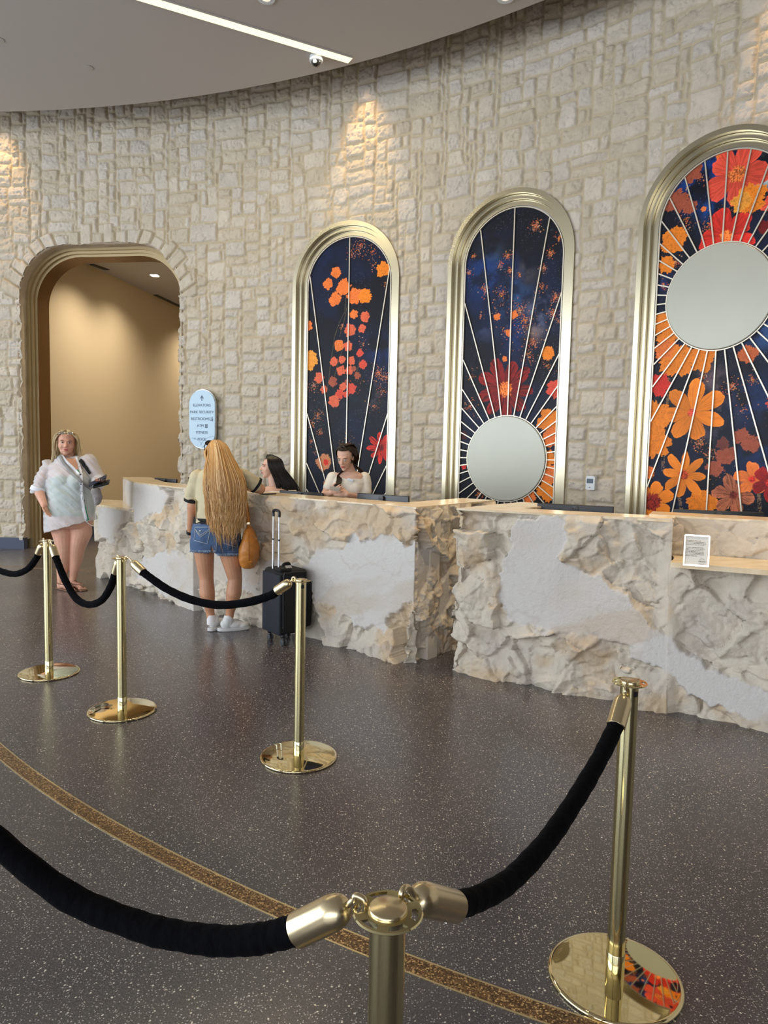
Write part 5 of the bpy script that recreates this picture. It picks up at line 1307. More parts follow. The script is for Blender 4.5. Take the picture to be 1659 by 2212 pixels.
# ---------------------------------------------------------------- visitor in the sheer white shirt
def person_white():
    Y = 7.83; J = lambda x, y, dy=0.0: atY(x, y, Y+dy); k = mp(Y)
    t = thing('person', 'person in a sheer white shirt and sandals holding dark booklets, facing the camera', 'person', (J(148, 1272)[0], Y, 0))
    mb = MB()
    C = J(143.5, 957, -0.01); f = (0.36, -0.93, -0.03); u = (0.02, 0, 1)
    M3, P = head(mb, C, f, u, 1.12, 1.12)
    mb.cap(J(147, 975, 0.03), 0.066, J(148, 1000, 0.04), 0.08)
    # torso
    secs = [(153, 1139, 0.20, 0.17), (152, 1128, 0.235, 0.20), (153, 1100, 0.235, 0.22), (154, 1070, 0.235, 0.21), (153, 1045, 0.225, 0.19), (150, 1022, 0.215, 0.16), (148, 1004, 0.19, 0.12), (148, 992, 0.12, 0.09)]
    mb.loft([(*J(x, y, 0.03), rx, ry) for x, y, rx, ry in secs])
    for x in (136, 168): mb.ell(J(x, 1042, -0.085), (0.09, 0.09, 0.09))
    # right arm (image left), hanging
    s1 = J(104, 1004, 0.0); e1 = J(83, 1058, -0.06); w1 = J(96, 1092, -0.20)
    chain(mb, [(s1+np.array([0.015, 0, -0.02]), 0.056), (e1, 0.056)]); chain(mb, [(e1, 0.058), (w1, 0.033)])
    hand(mb, w1, J(106, 1118, -0.24)-w1, (0.75, -0.25, -0.1), 1, 0.28, 0.96)
    # left arm (image right) bent forward, hand under the booklets
    s2 = J(192, 1000, 0.03); e2 = J(212, 1042, 0.03); w2 = J(214, 1040, -0.24)
    chain(mb, [(s2, 0.080), (e2, 0.060)]); chain(mb, [(e2, 0.056), (w2, 0.033)])
    hand(mb, w2, (0.25, -0.75, 0.05), (0.1, 0, 1), -1, 0.25, 0.92)
    # legs
    chain(mb, [(J(132, 1128, 0.02), 0.13), (J(137, 1150, 0.02), 0.122), (J(139, 1186, 0.01), 0.085), (J(136, 1222, 0.03), 0.070), (J(132, 1258, 0.03), 0.040), (J(131, 1266, 0.03), 0.038)])
    chain(mb, [(J(172, 1125, 0.03), 0.12), (J(176, 1150, 0.03), 0.112), (J(167, 1184, 0.03), 0.080), (J(164, 1208, 0.05), 0.070), (J(158, 1246, 0.06), 0.040), (J(157, 1254, 0.06), 0.038)])
    for (hx, hy, hd), (tx, ty, td) in (((130, 1270, 0.05), (152, 1275, -0.08)), ((156, 1262, 0.08), (175, 1268, -0.02))):
        h = J(hx, hy, hd); q = J(tx, ty, td); h[2] = 0.052; q[2] = 0.032; mb.cap(h, 0.036, q, 0.024); m_ = (h+q)/2; m_[2] = 0.05; mb.ell(m_, (0.05, 0.045, 0.03))
        d = nrm_(q-h); sd = np.cross(d, [0, 0, 1.0])
        for i in range(5): b_ = q+sd*(-0.028+0.014*i); b_[2] = 0.026; mb.cap(b_, 0.012, b_+d*(0.038-0.004*i), 0.009, 10)
    body = remeshed(mb, 'body', 0.0052, MAT['skin_fair'], t, 4)
    face_parts(t, M3, P, 1.12, None, MAT['brow'], 'lips', wide=1.1)
    # green tank top under the shirt
    mb = MB(); sec2 = [(152, 1114, 0.240, 0.21), (153, 1100, 0.242, 0.225), (154, 1070, 0.242, 0.217), (153, 1045, 0.232, 0.197), (152, 1026, 0.218, 0.165)]
    mb.loft([(*J(x, y, 0.03), rx, ry) for x, y, rx, ry in sec2])
    for x in (136, 168): mb.ell(J(x, 1042, -0.088), (0.095, 0.094, 0.094))
    remeshed(mb, 'tank_top', 0.008, MAT['tank'], t, 9)
    # shirt
    mb = MB(); secs = [(152, 1160, 0.275, 0.23), (152, 1140, 0.275, 0.242), (153, 1110, 0.270, 0.25), (154, 1075, 0.268, 0.244), (153, 1048, 0.256, 0.222), (150, 1024, 0.240, 0.188), (148, 1003, 0.212, 0.142), (148, 992, 0.155, 0.120), (148, 986, 0.10, 0.09)]
    mb.loft([(*J(x, y, 0.03), rx, ry) for x, y, rx, ry in secs])
    for x in (136, 168): mb.ell(J(x, 1041, -0.092), (0.115, 0.112, 0.108))
    chain(mb, [(s1+np.array([0.01, 0, -0.02]), 0.078), ((s1+e1)/2, 0.080), (e1, 0.080)])
    chain(mb, [(s2, 0.094), ((s2+e2)/2, 0.088), (e2, 0.076), (e2*0.72+w2*0.28, 0.066)])
    fo = folds(0.034, 13, 6, 31, (1, 1.1))
    hz0, hz1 = J(100, 1150)[2], J(205, 1122)[2]; hx0, hx1 = J(100, 1150)[0], J(205, 1122)[0]
    def zf(co):
        h = hz0+(hz1-hz0)*np.clip((co[:, 0]-hx0)/(hx1-hx0), 0, 1); arm = (co[:, 0] < J(99, 1100)[0]); return np.where(arm, J(87, 1064)[2], h)
    vneck = J(146, 978); vlow = J(171, 1018); 
    sh = remeshed(mb, 'shirt', 0.0072, MAT['sheer'], t, 9, post=capz(fo, zf))
    # skin in the open neckline, over the shirt surface
    def front(x, y, d=0.0):      # a point in front of the chest at that pixel
        return J(x, y, d)
    # cuffs
    for c_, dr, r_ in ((e1, w1-s1, 0.080),):
        d = nrm_((e1-s1)); uu = nrm_(np.cross(d, [0, 1.0, 0])); vv = np.cross(d, uu)
        MB().lathe([(0.079, -0.045), (0.083, -0.040), (0.084, 0.0), (0.080, 0.006), (0.074, 0.0)], c=tuple(e1+d*0.018), n=30, axis=np.stack([uu, vv, d], 1)).build('cuff', MAT['white_cotton'], t)
    d = nrm_(w2-e2); uu = nrm_(np.cross(d, [0, 0, 1.0])); vv = np.cross(d, uu)
    MB().lathe([(0.066, -0.03), (0.071, -0.026), (0.072, 0.004), (0.067, 0.010), (0.060, 0.004)], c=tuple(e2*0.70+w2*0.30), n=30, axis=np.stack([uu, vv, d], 1)).build('cuff', MAT['white_cotton'], t)
    # raycast helper on the evaluated shirt
    me = sh.data; from mathutils.bvhtree import BVHTree
    vs_ = [v.co+world_of(sh) for v in me.vertices]; vb_ = [v.co+world_of(body) for v in body.data.vertices]; nv_ = len(vs_)
    bvh = BVHTree.FromPolygons([tuple(v) for v in vs_+vb_], [tuple(p.vertices) for p in me.polygons]+[tuple(i+nv_ for i in p.vertices) for p in body.data.polygons])
    def hit_(x, y, lift=0.004):
        d = ray(x, y); d = Vector(d).normalized(); loc, no, i, dist = bvh.ray_cast(Vector((0, 0, EYE)), d)
        return np.array(loc)+np.array(no)*lift if loc is not None else J(x, y, -0.25)
    def ribbon(pts, w_, name, mat, lift=0.005, th=0.002, par=None, seg=24):
        Q = [hit_(x, y, lift) for x, y in np.array([np.interp(np.linspace(0, len(pts)-1, seg), range(len(pts)), [p[i] for p in pts]) for i in (0, 1)]).T]
        v = []; f = []
        for i, p in enumerate(Q):
            tt = nrm_(Q[min(i+1, len(Q)-1)]-Q[max(i-1, 0)]); sd = nrm_(np.cross(tt, [0, -1.0, 0.0])); wi = w_[i*len(w_)//len(Q)] if hasattr(w_, '__len__') else w_
            for a, b in ((-1, 0), (-1, 1), (1, 1), (1, 0)): v.append(p+sd*a*wi/2+np.array([0, -1, 0])*b*th)
            if i:
                for e in range(4): f.append(((i-1)*4+e, i*4+e, i*4+(e+1) % 4, (i-1)*4+(e+1) % 4))
        f += [(0, 1, 2, 3), (len(Q)*4-1, len(Q)*4-2, len(Q)*4-3, len(Q)*4-4)]
        return obj(name, v, f, mat, par or t, auto=0)
    # V of bare skin, placket, collar, green slit, straps
    grid = []
    def patch(poly, name, mat, lift):
        xs = [p[0] for p in poly]; ys = [p[1] for p in poly]; gx = np.arange(min(xs)-1, max(xs)+1.5, 0.8); gy = np.arange(min(ys)-1, max(ys)+1.5, 0.8)
        V = np.array([[hit_(x, y, lift) for y in gy] for x in gx]); XX, YY = np.meshgrid(gx, gy, indexing='ij'); ins = in_poly(XX, YY, poly)
        keep = ins[:-1, :-1] & ins[1:, :-1] & ins[1:, 1:] & ins[:-1, 1:]
        return grid_obj(name, V, mat, t, keep=keep)
    patch([(133, 988), (152, 990), (164, 990), (168, 1005), (172, 1022), (160, 1012), (146, 1000)], 'neckline', MAT['skin_fair'], 0.004)
    patch([(163, 1016), (169, 1014), (174, 1024), (172, 1026)], 'tank_edge', MAT['tank'], 0.006)
    ribbon([(163, 988), (169, 1005), (175, 1026), (175, 1060), (179, 1095), (186, 1128)], 0.040, 'placket', MAT['white_cotton'], 0.004)
    ribbon([(133, 985), (146, 1000), (160, 1013), (171, 1026)], 0.030, 'collar', MAT['white_cotton'], 0.006)
    ribbon([(177, 1072), (182, 1095), (188, 1124)], [0.004, 0.016, 0.026, 0.03], 'tank_slit', MAT['tank'], 0.009)
    for q in ((171, 1010), (174, 1026), (174, 1046), (176, 1063), (181, 1081)): MB().ell(hit_(*q, 0.009), (0.007, 0.003, 0.007), nu=12, nv=6).build('button', MAT['dark_grey'], sh)
    # sandals
    for (hx, hd), (tx, td) in (((130, 0.05), (155, -0.10)), ((156, 0.08), (178, -0.04))):
        h = J(hx, 1270, hd); q = J(tx, 1274, td); h[2] = q[2] = 0.008; d = nrm_(q-h); ang = math.atan2(d[1], d[0]); L_ = np.linalg.norm(q-h)+0.07
        R_ = np.array([[math.cos(ang), -math.sin(ang), 0], [math.sin(ang), math.cos(ang), 0], [0, 0, 1]])
        sn = MB().box((h+q)/2+d*0.01, (L_, 0.085, 0.016), R_, 0.007).build('sandal', MAT['sandal'], t)
        sd = np.cross(d, [0, 0, 1.0]); mid = q-d*0.03
        for a_ in (-1, 1): MB().tube(spline([q+d*0.02+np.array([0, 0, 0.03]), mid+sd*a_*0.025+np.array([0, 0, 0.062]), h+d*0.05+sd*a_*0.045+np.array([0, 0, 0.06]), h-d*0.02+sd*a_*0.03+np.array([0, 0, 0.075])], 14), 0.0045, 8).build('sandal_strap', MAT['sandal'], sn)
        MB().tube(spline([h+sd*0.045+np.array([0, 0, 0.05]), h+d*0.07+np.array([0, 0, 0.095]), h-sd*0.045+np.array([0, 0, 0.05])], 12), 0.0045, 8).build('sandal_strap', MAT['sandal'], sn)
    # hair: cap volume + strands
    r_ = random.Random(5); paths = []; s = 1.12
    for i in range(640):
        a = r_.uniform(-1, 1); sg = 1 if a > 0 else -1; a = abs(a); bk = r_.uniform(-0.105, 0.035)*s
        top = P(sg*r_.uniform(0.0, 0.03), bk*0.6+0.02, 0.128+r_.uniform(-0.006, 0.002))
        side = P(sg*(0.078+0.014*a)*1.12, bk*0.8+0.018, 0.055+r_.uniform(-0.02, 0.02)); low = P(sg*(0.088+0.022*a)*1.12, bk*0.7-0.005, -0.045)
        L_ = r_.uniform(0.12, 0.20) if sg < 0 else r_.uniform(0.09, 0.16)
        out = 0.012+0.055*a if sg < 0 else 0.010+0.02*a
        end = P(sg*((0.092+out)*1.12), bk*0.5-0.01, -0.05-L_); q = P(sg*(0.094+out*0.4)*1.12, bk*0.6, -0.05-L_*0.5)+np.array([r_.uniform(-0.012, 0.012), 0, 0])
        paths.append(([top, side, low, q, end], 0.0040, 0.0012))
    for i in range(160):
        a = r_.uniform(-1, 1); paths.append(([P(a*0.02, 0.0, 0.125), P(a*0.07, -0.09, 0.08), P(a*0.09, -0.115, -0.02), P(a*0.11, -0.10, -0.12-r_.uniform(0, 0.08))], 0.007, 0.002))
    strands('hair', t, MAT['ash'], paths, cap=(P, 1.12))
    # ear stud
    return t, J, P, M3, hit_, ribbon, w2
tW, JW, PW, M3W, hitW, ribW, wristW = person_white()

# things she wears or carries
t = thing('sunglasses', 'clear-lens sunglasses pushed up on the head of the visitor in white', 'sunglasses', PW(0, 0.08, 0.09))
for q in (-1, 1):
    mb = MB(); c = PW(q*0.036, 0.078, 0.097); u_ = M3W[:, 0]; v_ = nrm_(M3W[:, 2]*0.55-M3W[:, 1]*0.8)
    ring_ = [c+u_*0.032*math.cos(a)+v_*0.022*math.sin(a) for a in np.linspace(0, 2*PI, 25)[:-1]]
    mb.tube(ring_, 0.0028, 8, closed=True); mb.build('rim', MAT['chrome'], t)
    mb = MB(); mb.add([c+nrm_(np.cross(u_, v_))*0.001]+ring_, [(0, i+1, (i+1) % 24+1) for i in range(24)]); mb.build('lens', simple('grey_lens', (0.25, 0.22, 0.18), 0.08, 0.0, coat=1), t)
    MB().tube([PW(q*0.068, 0.078, 0.097), PW(q*0.086, 0.02, 0.060), PW(q*0.088, -0.03, 0.02)], 0.0025, 8).build('temple_arm', MAT['sandal'], t)
MB().tube([PW(-0.008, 0.082, 0.095), PW(0, 0.084, 0.099), PW(0.008, 0.082, 0.095)], 0.002, 8).build('bridge', MAT['chrome'], t)
bag = thing('crossbody_pouch', 'small grey crossbody pouch hanging at the hip of the visitor in white', 'bag', JW(210, 1072, -0.20))
mb = MB(); mb.ell(JW(210, 1074, -0.20), (0.052, 0.045, 0.085)); mb.ell(JW(208, 1064, -0.20), (0.055, 0.045, 0.055)); remeshed(mb, 'pouch', 0.006, simple('grey_pouch', lin(140, 134, 132), 0.85, bump=0.3, bscale=60), bag, 4, post=folds(0.012, 20, 18, 4))
o = ribW([(129, 986), (150, 1014), (172, 1040), (190, 1052), (202, 1060)], 0.030, 'strap', simple('grey_strap', lin(150, 148, 146), 0.8), 0.012, 0.003, par=bag)
bp = thing('shoulder_bag_strap', 'black shoulder strap over the left shoulder of the visitor in white', 'bag strap', JW(186, 1000, -0.1))
ribW([(175, 993), (180, 998), (188, 1010), (195, 1024)], [0.038, 0.038, 0.034, 0.028], 'strap', MAT['black_cloth'], 0.014, 0.004, par=bp)
for i, (lab, pts_, z_) in enumerate((('upper navy booklet jutting from the hand of the visitor in white', ((192, 1048), (230, 1029)), 0.028), ('lower black wallet in the hand of the visitor in white', ((202, 1050), (236, 1041)), 0.010))):
    a = JW(*pts_[0], -0.32); b = JW(*pts_[1], -0.30); c = (a+b)/2; d = b-a; L_ = np.linalg.norm(d); d /= L_; w_ = nrm_([0.25, -0.9, -0.35]); w_ = nrm_(w_-d*(w_@d)); n_ = np.cross(d, w_)
    tg = thing('travel_booklet' if i == 0 else 'wallet', lab, 'booklet' if i == 0 else 'wallet', c)
    MB().box(c, (L_, 0.10, 0.010 if i == 0 else 0.018), np.stack([d, w_, n_], 1), 0.003).build('cover', simple('navy_cover%d' % i, (0.012, 0.016, 0.035) if i == 0 else (0.01, 0.01, 0.012), 0.45), tg)
# white earphone cable
cab = [(178, 1088), (184, 1122), (196, 1134), (205, 1136), (207, 1125), (206, 1100), (204, 1075)]
c = JW(196, 1130, -0.26); MB().tube(spline([JW(x, y, -0.27) for x, y in cab], 50), 0.0018, 6).build('earphone_cable', MAT['white_plastic'], None)
tag(bpy.data.objects['earphone_cable'], 'thin white cable looping below the shirt hem of the visitor in white', 'cable')

# ---------------------------------------------------------------- blonde visitor seen from behind
def person_blonde():
    Y = 6.20; J = lambda x, y, dy=0.0: atY(x, y, Y+dy)
    t = thing('person', 'person with very long blonde hair seen from behind in denim shorts', 'person', (J(480, 1360)[0], Y, 0))
    mb = MB(); C = J(463, 985, 0.12); M3, P = head(mb, C, (-0.45, 0.88, -0.12), (0.02, 0.12, 1), 1.0)
    mb.cap(J(468, 1005, 0.07), 0.052, J(473, 1022, 0.04), 0.062)
    secs = [(467, 1186, 0.19, 0.14), (467, 1160, 0.205, 0.155), (467, 1130, 0.19, 0.14), (471, 1100, 0.175, 0.125), (473, 1065, 0.185, 0.125), (474, 1038, 0.195, 0.12), (474, 1020, 0.17, 0.10), (474, 1012, 0.08, 0.08)]
    dyy = [0.0, 0.0, 0.02, 0.03, 0.03, 0.03, 0.03, 0.04]
    mb.loft([(*J(x, y, dd), rx, ry) for (x, y, rx, ry), dd in zip(secs, dyy)])
    s1 = J(428, 1034, 0.03); e1 = J(416, 1092, 0.06); w1 = J(411, 1150, 0.16)
    chain(mb, [(s1, 0.060), (e1, 0.044), (w1, 0.027)]); hand(mb, w1, (0.05, 0.5, -0.8), (0.6, 0.4, 0), -1, 0.4, 0.9)
    s2 = J(523, 1030, 0.04); e2 = J(562, 1056, 0.10); w2 = J(541, 1056, 0.33)
    chain(mb, [(s2, 0.058), (e2, 0.046), (w2, 0.028)]); hand(mb, w2, (-0.95, 0.25, -0.05), (0, -0.1, -1), 1, 0.3, 0.9)
    chain(mb, [(J(443, 1168), 0.105), (J(441, 1196), 0.086), (J(446, 1250), 0.062), (J(448, 1283, -0.01), 0.066), (J(454, 1322, 0.01), 0.038), (J(457, 1345, 0.01), 0.034)])
    chain(mb, [(J(492, 1168), 0.105), (J(497, 1198), 0.090), (J(508, 1250), 0.062), (J(505, 1282, -0.01), 0.068), (J(497, 1322, 0.01), 0.038), (J(494, 1342, 0.01), 0.034)])
    remeshed(mb, 'body', 0.0048, MAT['skin_tan'], t, 4)
    face_parts(t, M3, P, 1.0, None, MAT['brow'])
    # tee
    mb = MB(); secs = [(472, 1150, 0.225, 0.165), (472, 1125, 0.215, 0.155), (473, 1100, 0.205, 0.15), (474, 1065, 0.205, 0.145), (475, 1038, 0.212, 0.138), (475, 1022, 0.192, 0.115), (475, 1013, 0.12, 0.09)]
    mb.loft([(*J(x, y, 0.02), rx, ry) for x, y, rx, ry in secs])
    chain(mb, [(s1, 0.078), (J(421, 1058, 0.04), 0.074), (J(416, 1076, 0.05), 0.070)])
    chain(mb, [(s2, 0.075), (J(541, 1040, 0.06), 0.072), (J(551, 1046, 0.08), 0.072)])
    hz = lambda co: np.where(co[:, 0] < J(428, 1100)[0], J(417, 1080)[2], J(470, 1122)[2]+(J(525, 1141)[2]-J(470, 1122)[2])*np.clip(np.abs(co[:, 0]-J(455, 1100)[0])/0.22, 0, 1)**1.5)
    remeshed(mb, 'tee_shirt', 0.0065, MAT['tee'], t, 4, post=capz(folds(0.028, 8, 6, 61), lambda co: np.where(co[:, 0] < J(424, 1100)[0], J(417, 1079)[2], hz(co))))
    for c_, d_, r_ in ((J(415.5, 1079, 0.05), J(411, 1150, 0.16)-J(421, 1040, 0.03), 0.066), (J(554, 1048, 0.088), e2-s2, 0.068)):
        d = nrm_(d_); uu = nrm_(np.cross(d, [0, 1.0, 0.1])); vv = np.cross(d, uu)
        MB().lathe([(r_, -0.013), (r_+0.006, -0.010), (r_+0.006, 0.010), (r_, 0.013), (r_-0.012, 0.012)], c=tuple(c_), n=34, axis=np.stack([uu, vv, d], 1)).build('sleeve_trim', MAT['black_cloth'], t)
    mb = MB(); mb.loft([(*J(468, 1146, 0.01), 0.208, 0.155), (*J(469, 1118, 0.02), 0.20, 0.148)]); mb.build('belt', MAT['black_cloth'], t)
    # shorts
    mb = MB(); mb.loft([(*J(467, 1192, 0), 0.20, 0.150), (*J(467, 1170, -0.005), 0.222, 0.172), (*J(467, 1150, -0.005), 0.216, 0.168), (*J(468, 1130, 0.01), 0.204, 0.152)])
    for x in (446, 490): mb.ell(J(x, 1163, -0.09), (0.10, 0.085, 0.10))
    mb.loft([(*J(439, 1198), 0.110, 0.115), (*J(441, 1165), 0.118, 0.13)]); mb.loft([(*J(496, 1203), 0.112, 0.118), (*J(491, 1165), 0.118, 0.13)])
    zc_ = J(467, 1188)[2]
    def notch(co, no):
        co = folds(0.010, 16, 14, 71)(co, no); co[:, 2] = np.maximum(co[:, 2], np.where(co[:, 0] < J(468, 1190)[0], J(440, 1190)[2], J(496, 1197)[2])+0.004*np.sin(co[:, 0]*220)+0.075*np.exp(-((co[:, 0]-J(468.5, 1190)[0])/0.018)**2)); return co
    so = remeshed(mb, 'denim_shorts', 0.0058, MAT['denim'], t, 3, post=notch)
    from mathutils.bvhtree import BVHTree
    wo = world_of(so); bvh = BVHTree.FromPolygons([tuple(v.co+wo) for v in so.data.vertices], [tuple(p.vertices) for p in so.data.polygons])
    def hit_(x, y, lift=0.003):
        d = Vector(ray(x, y)).normalized(); loc, no, i, dist = bvh.ray_cast(Vector((0, 0, EYE)), d)
        return np.array(loc)+np.array(no)*lift if loc is not None else J(x, y, -0.15)
    def line(pts, name='stitching', r=0.0022, mat='stitch', close=False):
        pp = pts+[pts[0]] if close else pts; L_ = []
        for a, b in zip(pp[:-1], pp[1:]):
            for q in np.linspace(0, 1, 7)[:-1]: L_.append(hit_(a[0]+(b[0]-a[0])*q, a[1]+(b[1]-a[1])*q))
        L_.append(hit_(*pp[-1])); MB().tube(L_, r, 6).build(name, MAT[mat], so, auto=0)
    cv = lambda L: [(380+x/4.253, 920+y/4.253) for x, y in L]
    line(cv([(178, 932), (320, 930), (290, 1085), (170, 1050)]), 'pocket_stitching', close=True); line(cv([(180, 950), (228, 1005), (318, 945)]), 'pocket_flap_stitching'); line(cv([(185, 965), (228, 1022), (312, 962)]), 'pocket_flap_stitching')
    line(cv([(445, 960), (580, 950), (560, 1115), (435, 1075)]), 'pocket_stitching', close=True); line(cv([(450, 978), (515, 1040), (575, 970)]), 'pocket_flap_stitching'); line(cv([(450, 995), (515, 1058), (572, 985)]), 'pocket_flap_stitching')
    line(cv([(372, 905), (370, 1000), (372, 1100), (370, 1150)]), 'centre_seam', 0.002); line(cv([(170, 905), (260, 900), (372, 908), (480, 915), (590, 925)]), 'waist_seam', 0.002)
    MB().ell(hit_(380+225/4.253, 920+968/4.253, 0.004), (0.006, 0.003, 0.006), nu=10, nv=6).build('pocket_button', MAT['chrome'], so)
    # frayed hems
    r_ = random.Random(8); pa = []
    for x0, x1, y in ((411, 467, 1190), (469, 519, 1197)):
        for i in range(110):
            x = r_.uniform(x0, x1); p = hit_(x, y-1.5, 0.002); pa.append(([p, p+np.array([r_.uniform(-.006, .006), -0.002, -0.008]), p+np.array([r_.uniform(-.012, .012), 0, -r_.uniform(0.012, 0.024)])], 0.0014, 0.0008))
    strands('frayed_hem', so, simple('frayed_denim', lin(150, 168, 190), 0.9), pa, 4, 1.0, 4)
    # socks and trainers
    for (hx, tx, dt, ax) in ((459, 474, 0.15, 457), (488, 519, 0.05, 494)):
        a = J(ax, 1340, 0.01); MB().lathe([(0.037, -0.055), (0.041, -0.05), (0.040, 0.028), (0.037, 0.034), (0.033, 0.03)], c=(a[0], a[1], 0.105), n=28).build('sock', MAT['sock'], t)
        h = J(hx, 1360, 0.0); q = J(tx, 1364, dt); h[2] = q[2] = 0; d = nrm_(q-h); sd = np.array([-d[1], d[0], 0]); L_ = 0.20
        if ax == 494: h = h-d*0.02
        else: L_ = 0.19
        M_s = np.stack([d, sd, [0, 0, 1.0]], 1); b0 = h-d*0.02
        mb = MB(); mb.ell(b0+d*0.045+np.array([0, 0, 0.062]), (0.055, 0.040, 0.045), M_s); mb.ell(b0+d*0.12+np.array([0, 0, 0.050]), (0.085, 0.044, 0.034), M_s); mb.ell(b0+d*0.185+np.array([0, 0, 0.042]), (0.055, 0.044, 0.030), M_s)
        mb.cap(b0+d*0.05+np.array([0, 0, 0.07]), 0.044, b0+d*0.055+np.array([0, 0, 0.10]), 0.042)
        zf = lambda co, no: np.c_[co[:, :2], np.maximum(co[:, 2], 0.022)]
        sho = remeshed(mb, 'trainer', 0.0048, MAT['shoe'], t, 3, post=zf)
        mb = MB(); mb.loft([(*(b0+d*0.105)[:2], z, 0.142*w_, 0.049*w_, math.atan2(d[1], d[0])) for z, w_ in ((0.001, 0.93), (0.006, 1.0), (0.022, 1.0), (0.030, 0.95))], power=2.6); mb.build('sole', simple('trainer_sole', (0.60, 0.60, 0.60), 0.5), sho)
        for i in range(4): c = b0+d*(0.085+0.022*i)+np.array([0, 0, 0.092-0.009*i]); MB().tube([c-sd*0.026-np.array([0, 0, 0.008]), c+np.array([0, 0, 0.004]), c+sd*0.026-np.array([0, 0, 0.008])], 0.0028, 6).build('lace', MAT['sock'], sho)
    # wristwatch band
    d = nrm_(w1-e1); uu = nrm_(np.cross(d, [0, 1.0, 0])); vv = np.cross(d, uu)
    MB().lathe([(0.030, -0.014), (0.034, -0.012), (0.034, 0.012), (0.030, 0.014)], c=tuple(w1+d*0.0), n=24, axis=np.stack([uu, vv, d], 1)).build('wristwatch', MAT['black_plastic'], t)
    # hair
    r_ = random.Random(3); pa = []
    lv = [(950.5, 466, 8, 0.10), (962, 470, 20, 0.00), (985, 475, 27, -0.06), (1010, 479, 37, -0.12), (1040, 484, 45, -0.155), (1075, 487, 46, -0.17), (1110, 488, 44, -0.185), (1145, 487, 41, -0.195)]
    for i in range(2000):
        cl = i % 120; rc = random.Random(cl*7+1); a = max(-1, min(1, rc.uniform(-1, 1)+r_.gauss(0, 0.085))); lay = rc.uniform(-0.3, 1)+r_.uniform(0, 0.35); tip = rc.gauss(1138, 15)+r_.gauss(0, 8)
        if abs(a) > 0.85: tip -= r_.uniform(0, 40)
        if lay < 0.25: tip = r_.uniform(1075, 1135)
        pts = []; ph = rc.uniform(0, 6.28)+r_.uniform(-.4, .4); am = rc.uniform(0, 2.6)+r_.uniform(0, 1.2)
        for (y, c, hw, dy) in lv:
            if y > tip-4: break
            wob = am*math.sin(y*0.06+ph)*(y-950)/190.0
            round_ = (1-math.sqrt(max(0, 1-a*a*0.92)))*(0.14 if y < 1040 else 0.10)
            pts.append(J(c+a*hw+wob, y, dy+round_+(lay-0.5)*0.035))
        c, hw, dy = lv[-1][1:]; pts.append(J(c+a*(hw-3)+am*math.sin(tip*0.06+ph)+r_.uniform(-2, 2), tip, dy+(1-math.sqrt(max(0, 1-a*a)))*0.08+(lay-0.5)*0.03))
        pa.append((pts, r_.uniform(0.0024, 0.0040), 0.0009))
    # side strands toward the cheek
    for i in range(120):
        q = r_.uniform(0, 1); s0 = P(r_.uniform(-0.03, 0.03), 0.04, 0.122); pa.append(([s0, P(-0.082, 0.02-0.06*q, 0.05), P(-0.088, -0.02-0.05*q, -0.02), P(-0.07, -0.07-0.03*q, -0.09), J(455+q*10, 1030, -0.12)], 0.005, 0.003))
        s0 = P(r_.uniform(-0.03, 0.03), 0.03, 0.122); pa.append(([s0, P(0.082, 0.03-0.06*q, 0.05), P(0.088, 0.0-0.05*q, -0.02), P(0.07, -0.07-0.03*q, -0.09), J(470+q*22, 1035, -0.12)], 0.005, 0.003))
    strands('hair', t, MAT['blonde'], pa, 16, 1.6, 5, cap=(P, 1.0))
    return t, J, P, M3
tB, JB, PB, M3B = person_blonde()
t = thing('sunglasses', 'black sunglasses pushed up in the hair of the blonde visitor', 'sunglasses', PB(0, 0.06, 0.10))
for q in (-1, 1):
    c = PB(q*0.036, 0.055, 0.118); u_ = M3B[:, 0]; v_ = nrm_(M3B[:, 2]*0.75-M3B[:, 1]*0.6); ring_ = [c+u_*0.033*math.cos(a)+v_*0.025*math.sin(a) for a in np.linspace(0, 2*PI, 25)[:-1]]
    MB().tube(ring_, 0.004, 8, closed=True).build('rim', MAT['black_plastic'], t)
    mb = MB(); mb.add([c]+ring_, [(0, i+1, (i+1) % 24+1) for i in range(24)]); mb.build('lens', MAT['glass_dark'], t)
    MB().tube([PB(q*0.070, 0.055, 0.118), PB(q*0.090, 0.0, 0.07), PB(q*0.092, -0.05, 0.02)], 0.004, 8).build('temple_arm', MAT['black_plastic'], t)
# tan shoulder bag
hb = thing('shoulder_bag', 'tan leather shoulder bag hanging beside the blonde visitor', 'bag', JB(540, 1190, -0.02))
mb = MB(); B = lambda x, y, dy=0.0: JB(x, y, dy)
mb.loft([(*B(538, 1226, 0), 0.045, 0.10), (*B(537, 1222, 0), 0.060, 0.13), (*B(538, 1205, 0), 0.082, 0.16), (*B(539, 1185, 0), 0.083, 0.165), (*B(539, 1165, 0), 0.066, 0.155), (*B(538, 1150, 0), 0.040, 0.13), (*B(537, 1140, 0), 0.018, 0.08)], power=2.4)
bagb = remeshed(mb, 'bag_body', 0.006, MAT['leather'], hb, 4, post=folds(0.012, 10, 9, 44))
MB().tube(spline([B(537, 1142, -0.06), B(537.5, 1165, -0.155), B(538, 1190, -0.168), B(538, 1210, -0.155), B(538, 1222, -0.11)], 20), 0.0028, 8).build('seam', simple('dark_seam', lin(150, 92, 36), 0.5), hb)
MB().tube(spline([B(545, 1158, -0.13), B(553, 1163, -0.09), B(557, 1168, -0.02)], 12), 0.004, 8).build('zip', MAT['brass_satin'], hb)
mb = MB(); mb.tube(spline([B(529, 1068, -0.07), B(531, 1085, -0.10), B(533, 1105, -0.10), B(535, 1128, -0.07), B(536, 1142, -0.05)], 20), 0.013, 8, flat=0.35, up=(0, 1, 0)); mb.build('shoulder_strap', MAT['leather'], hb)
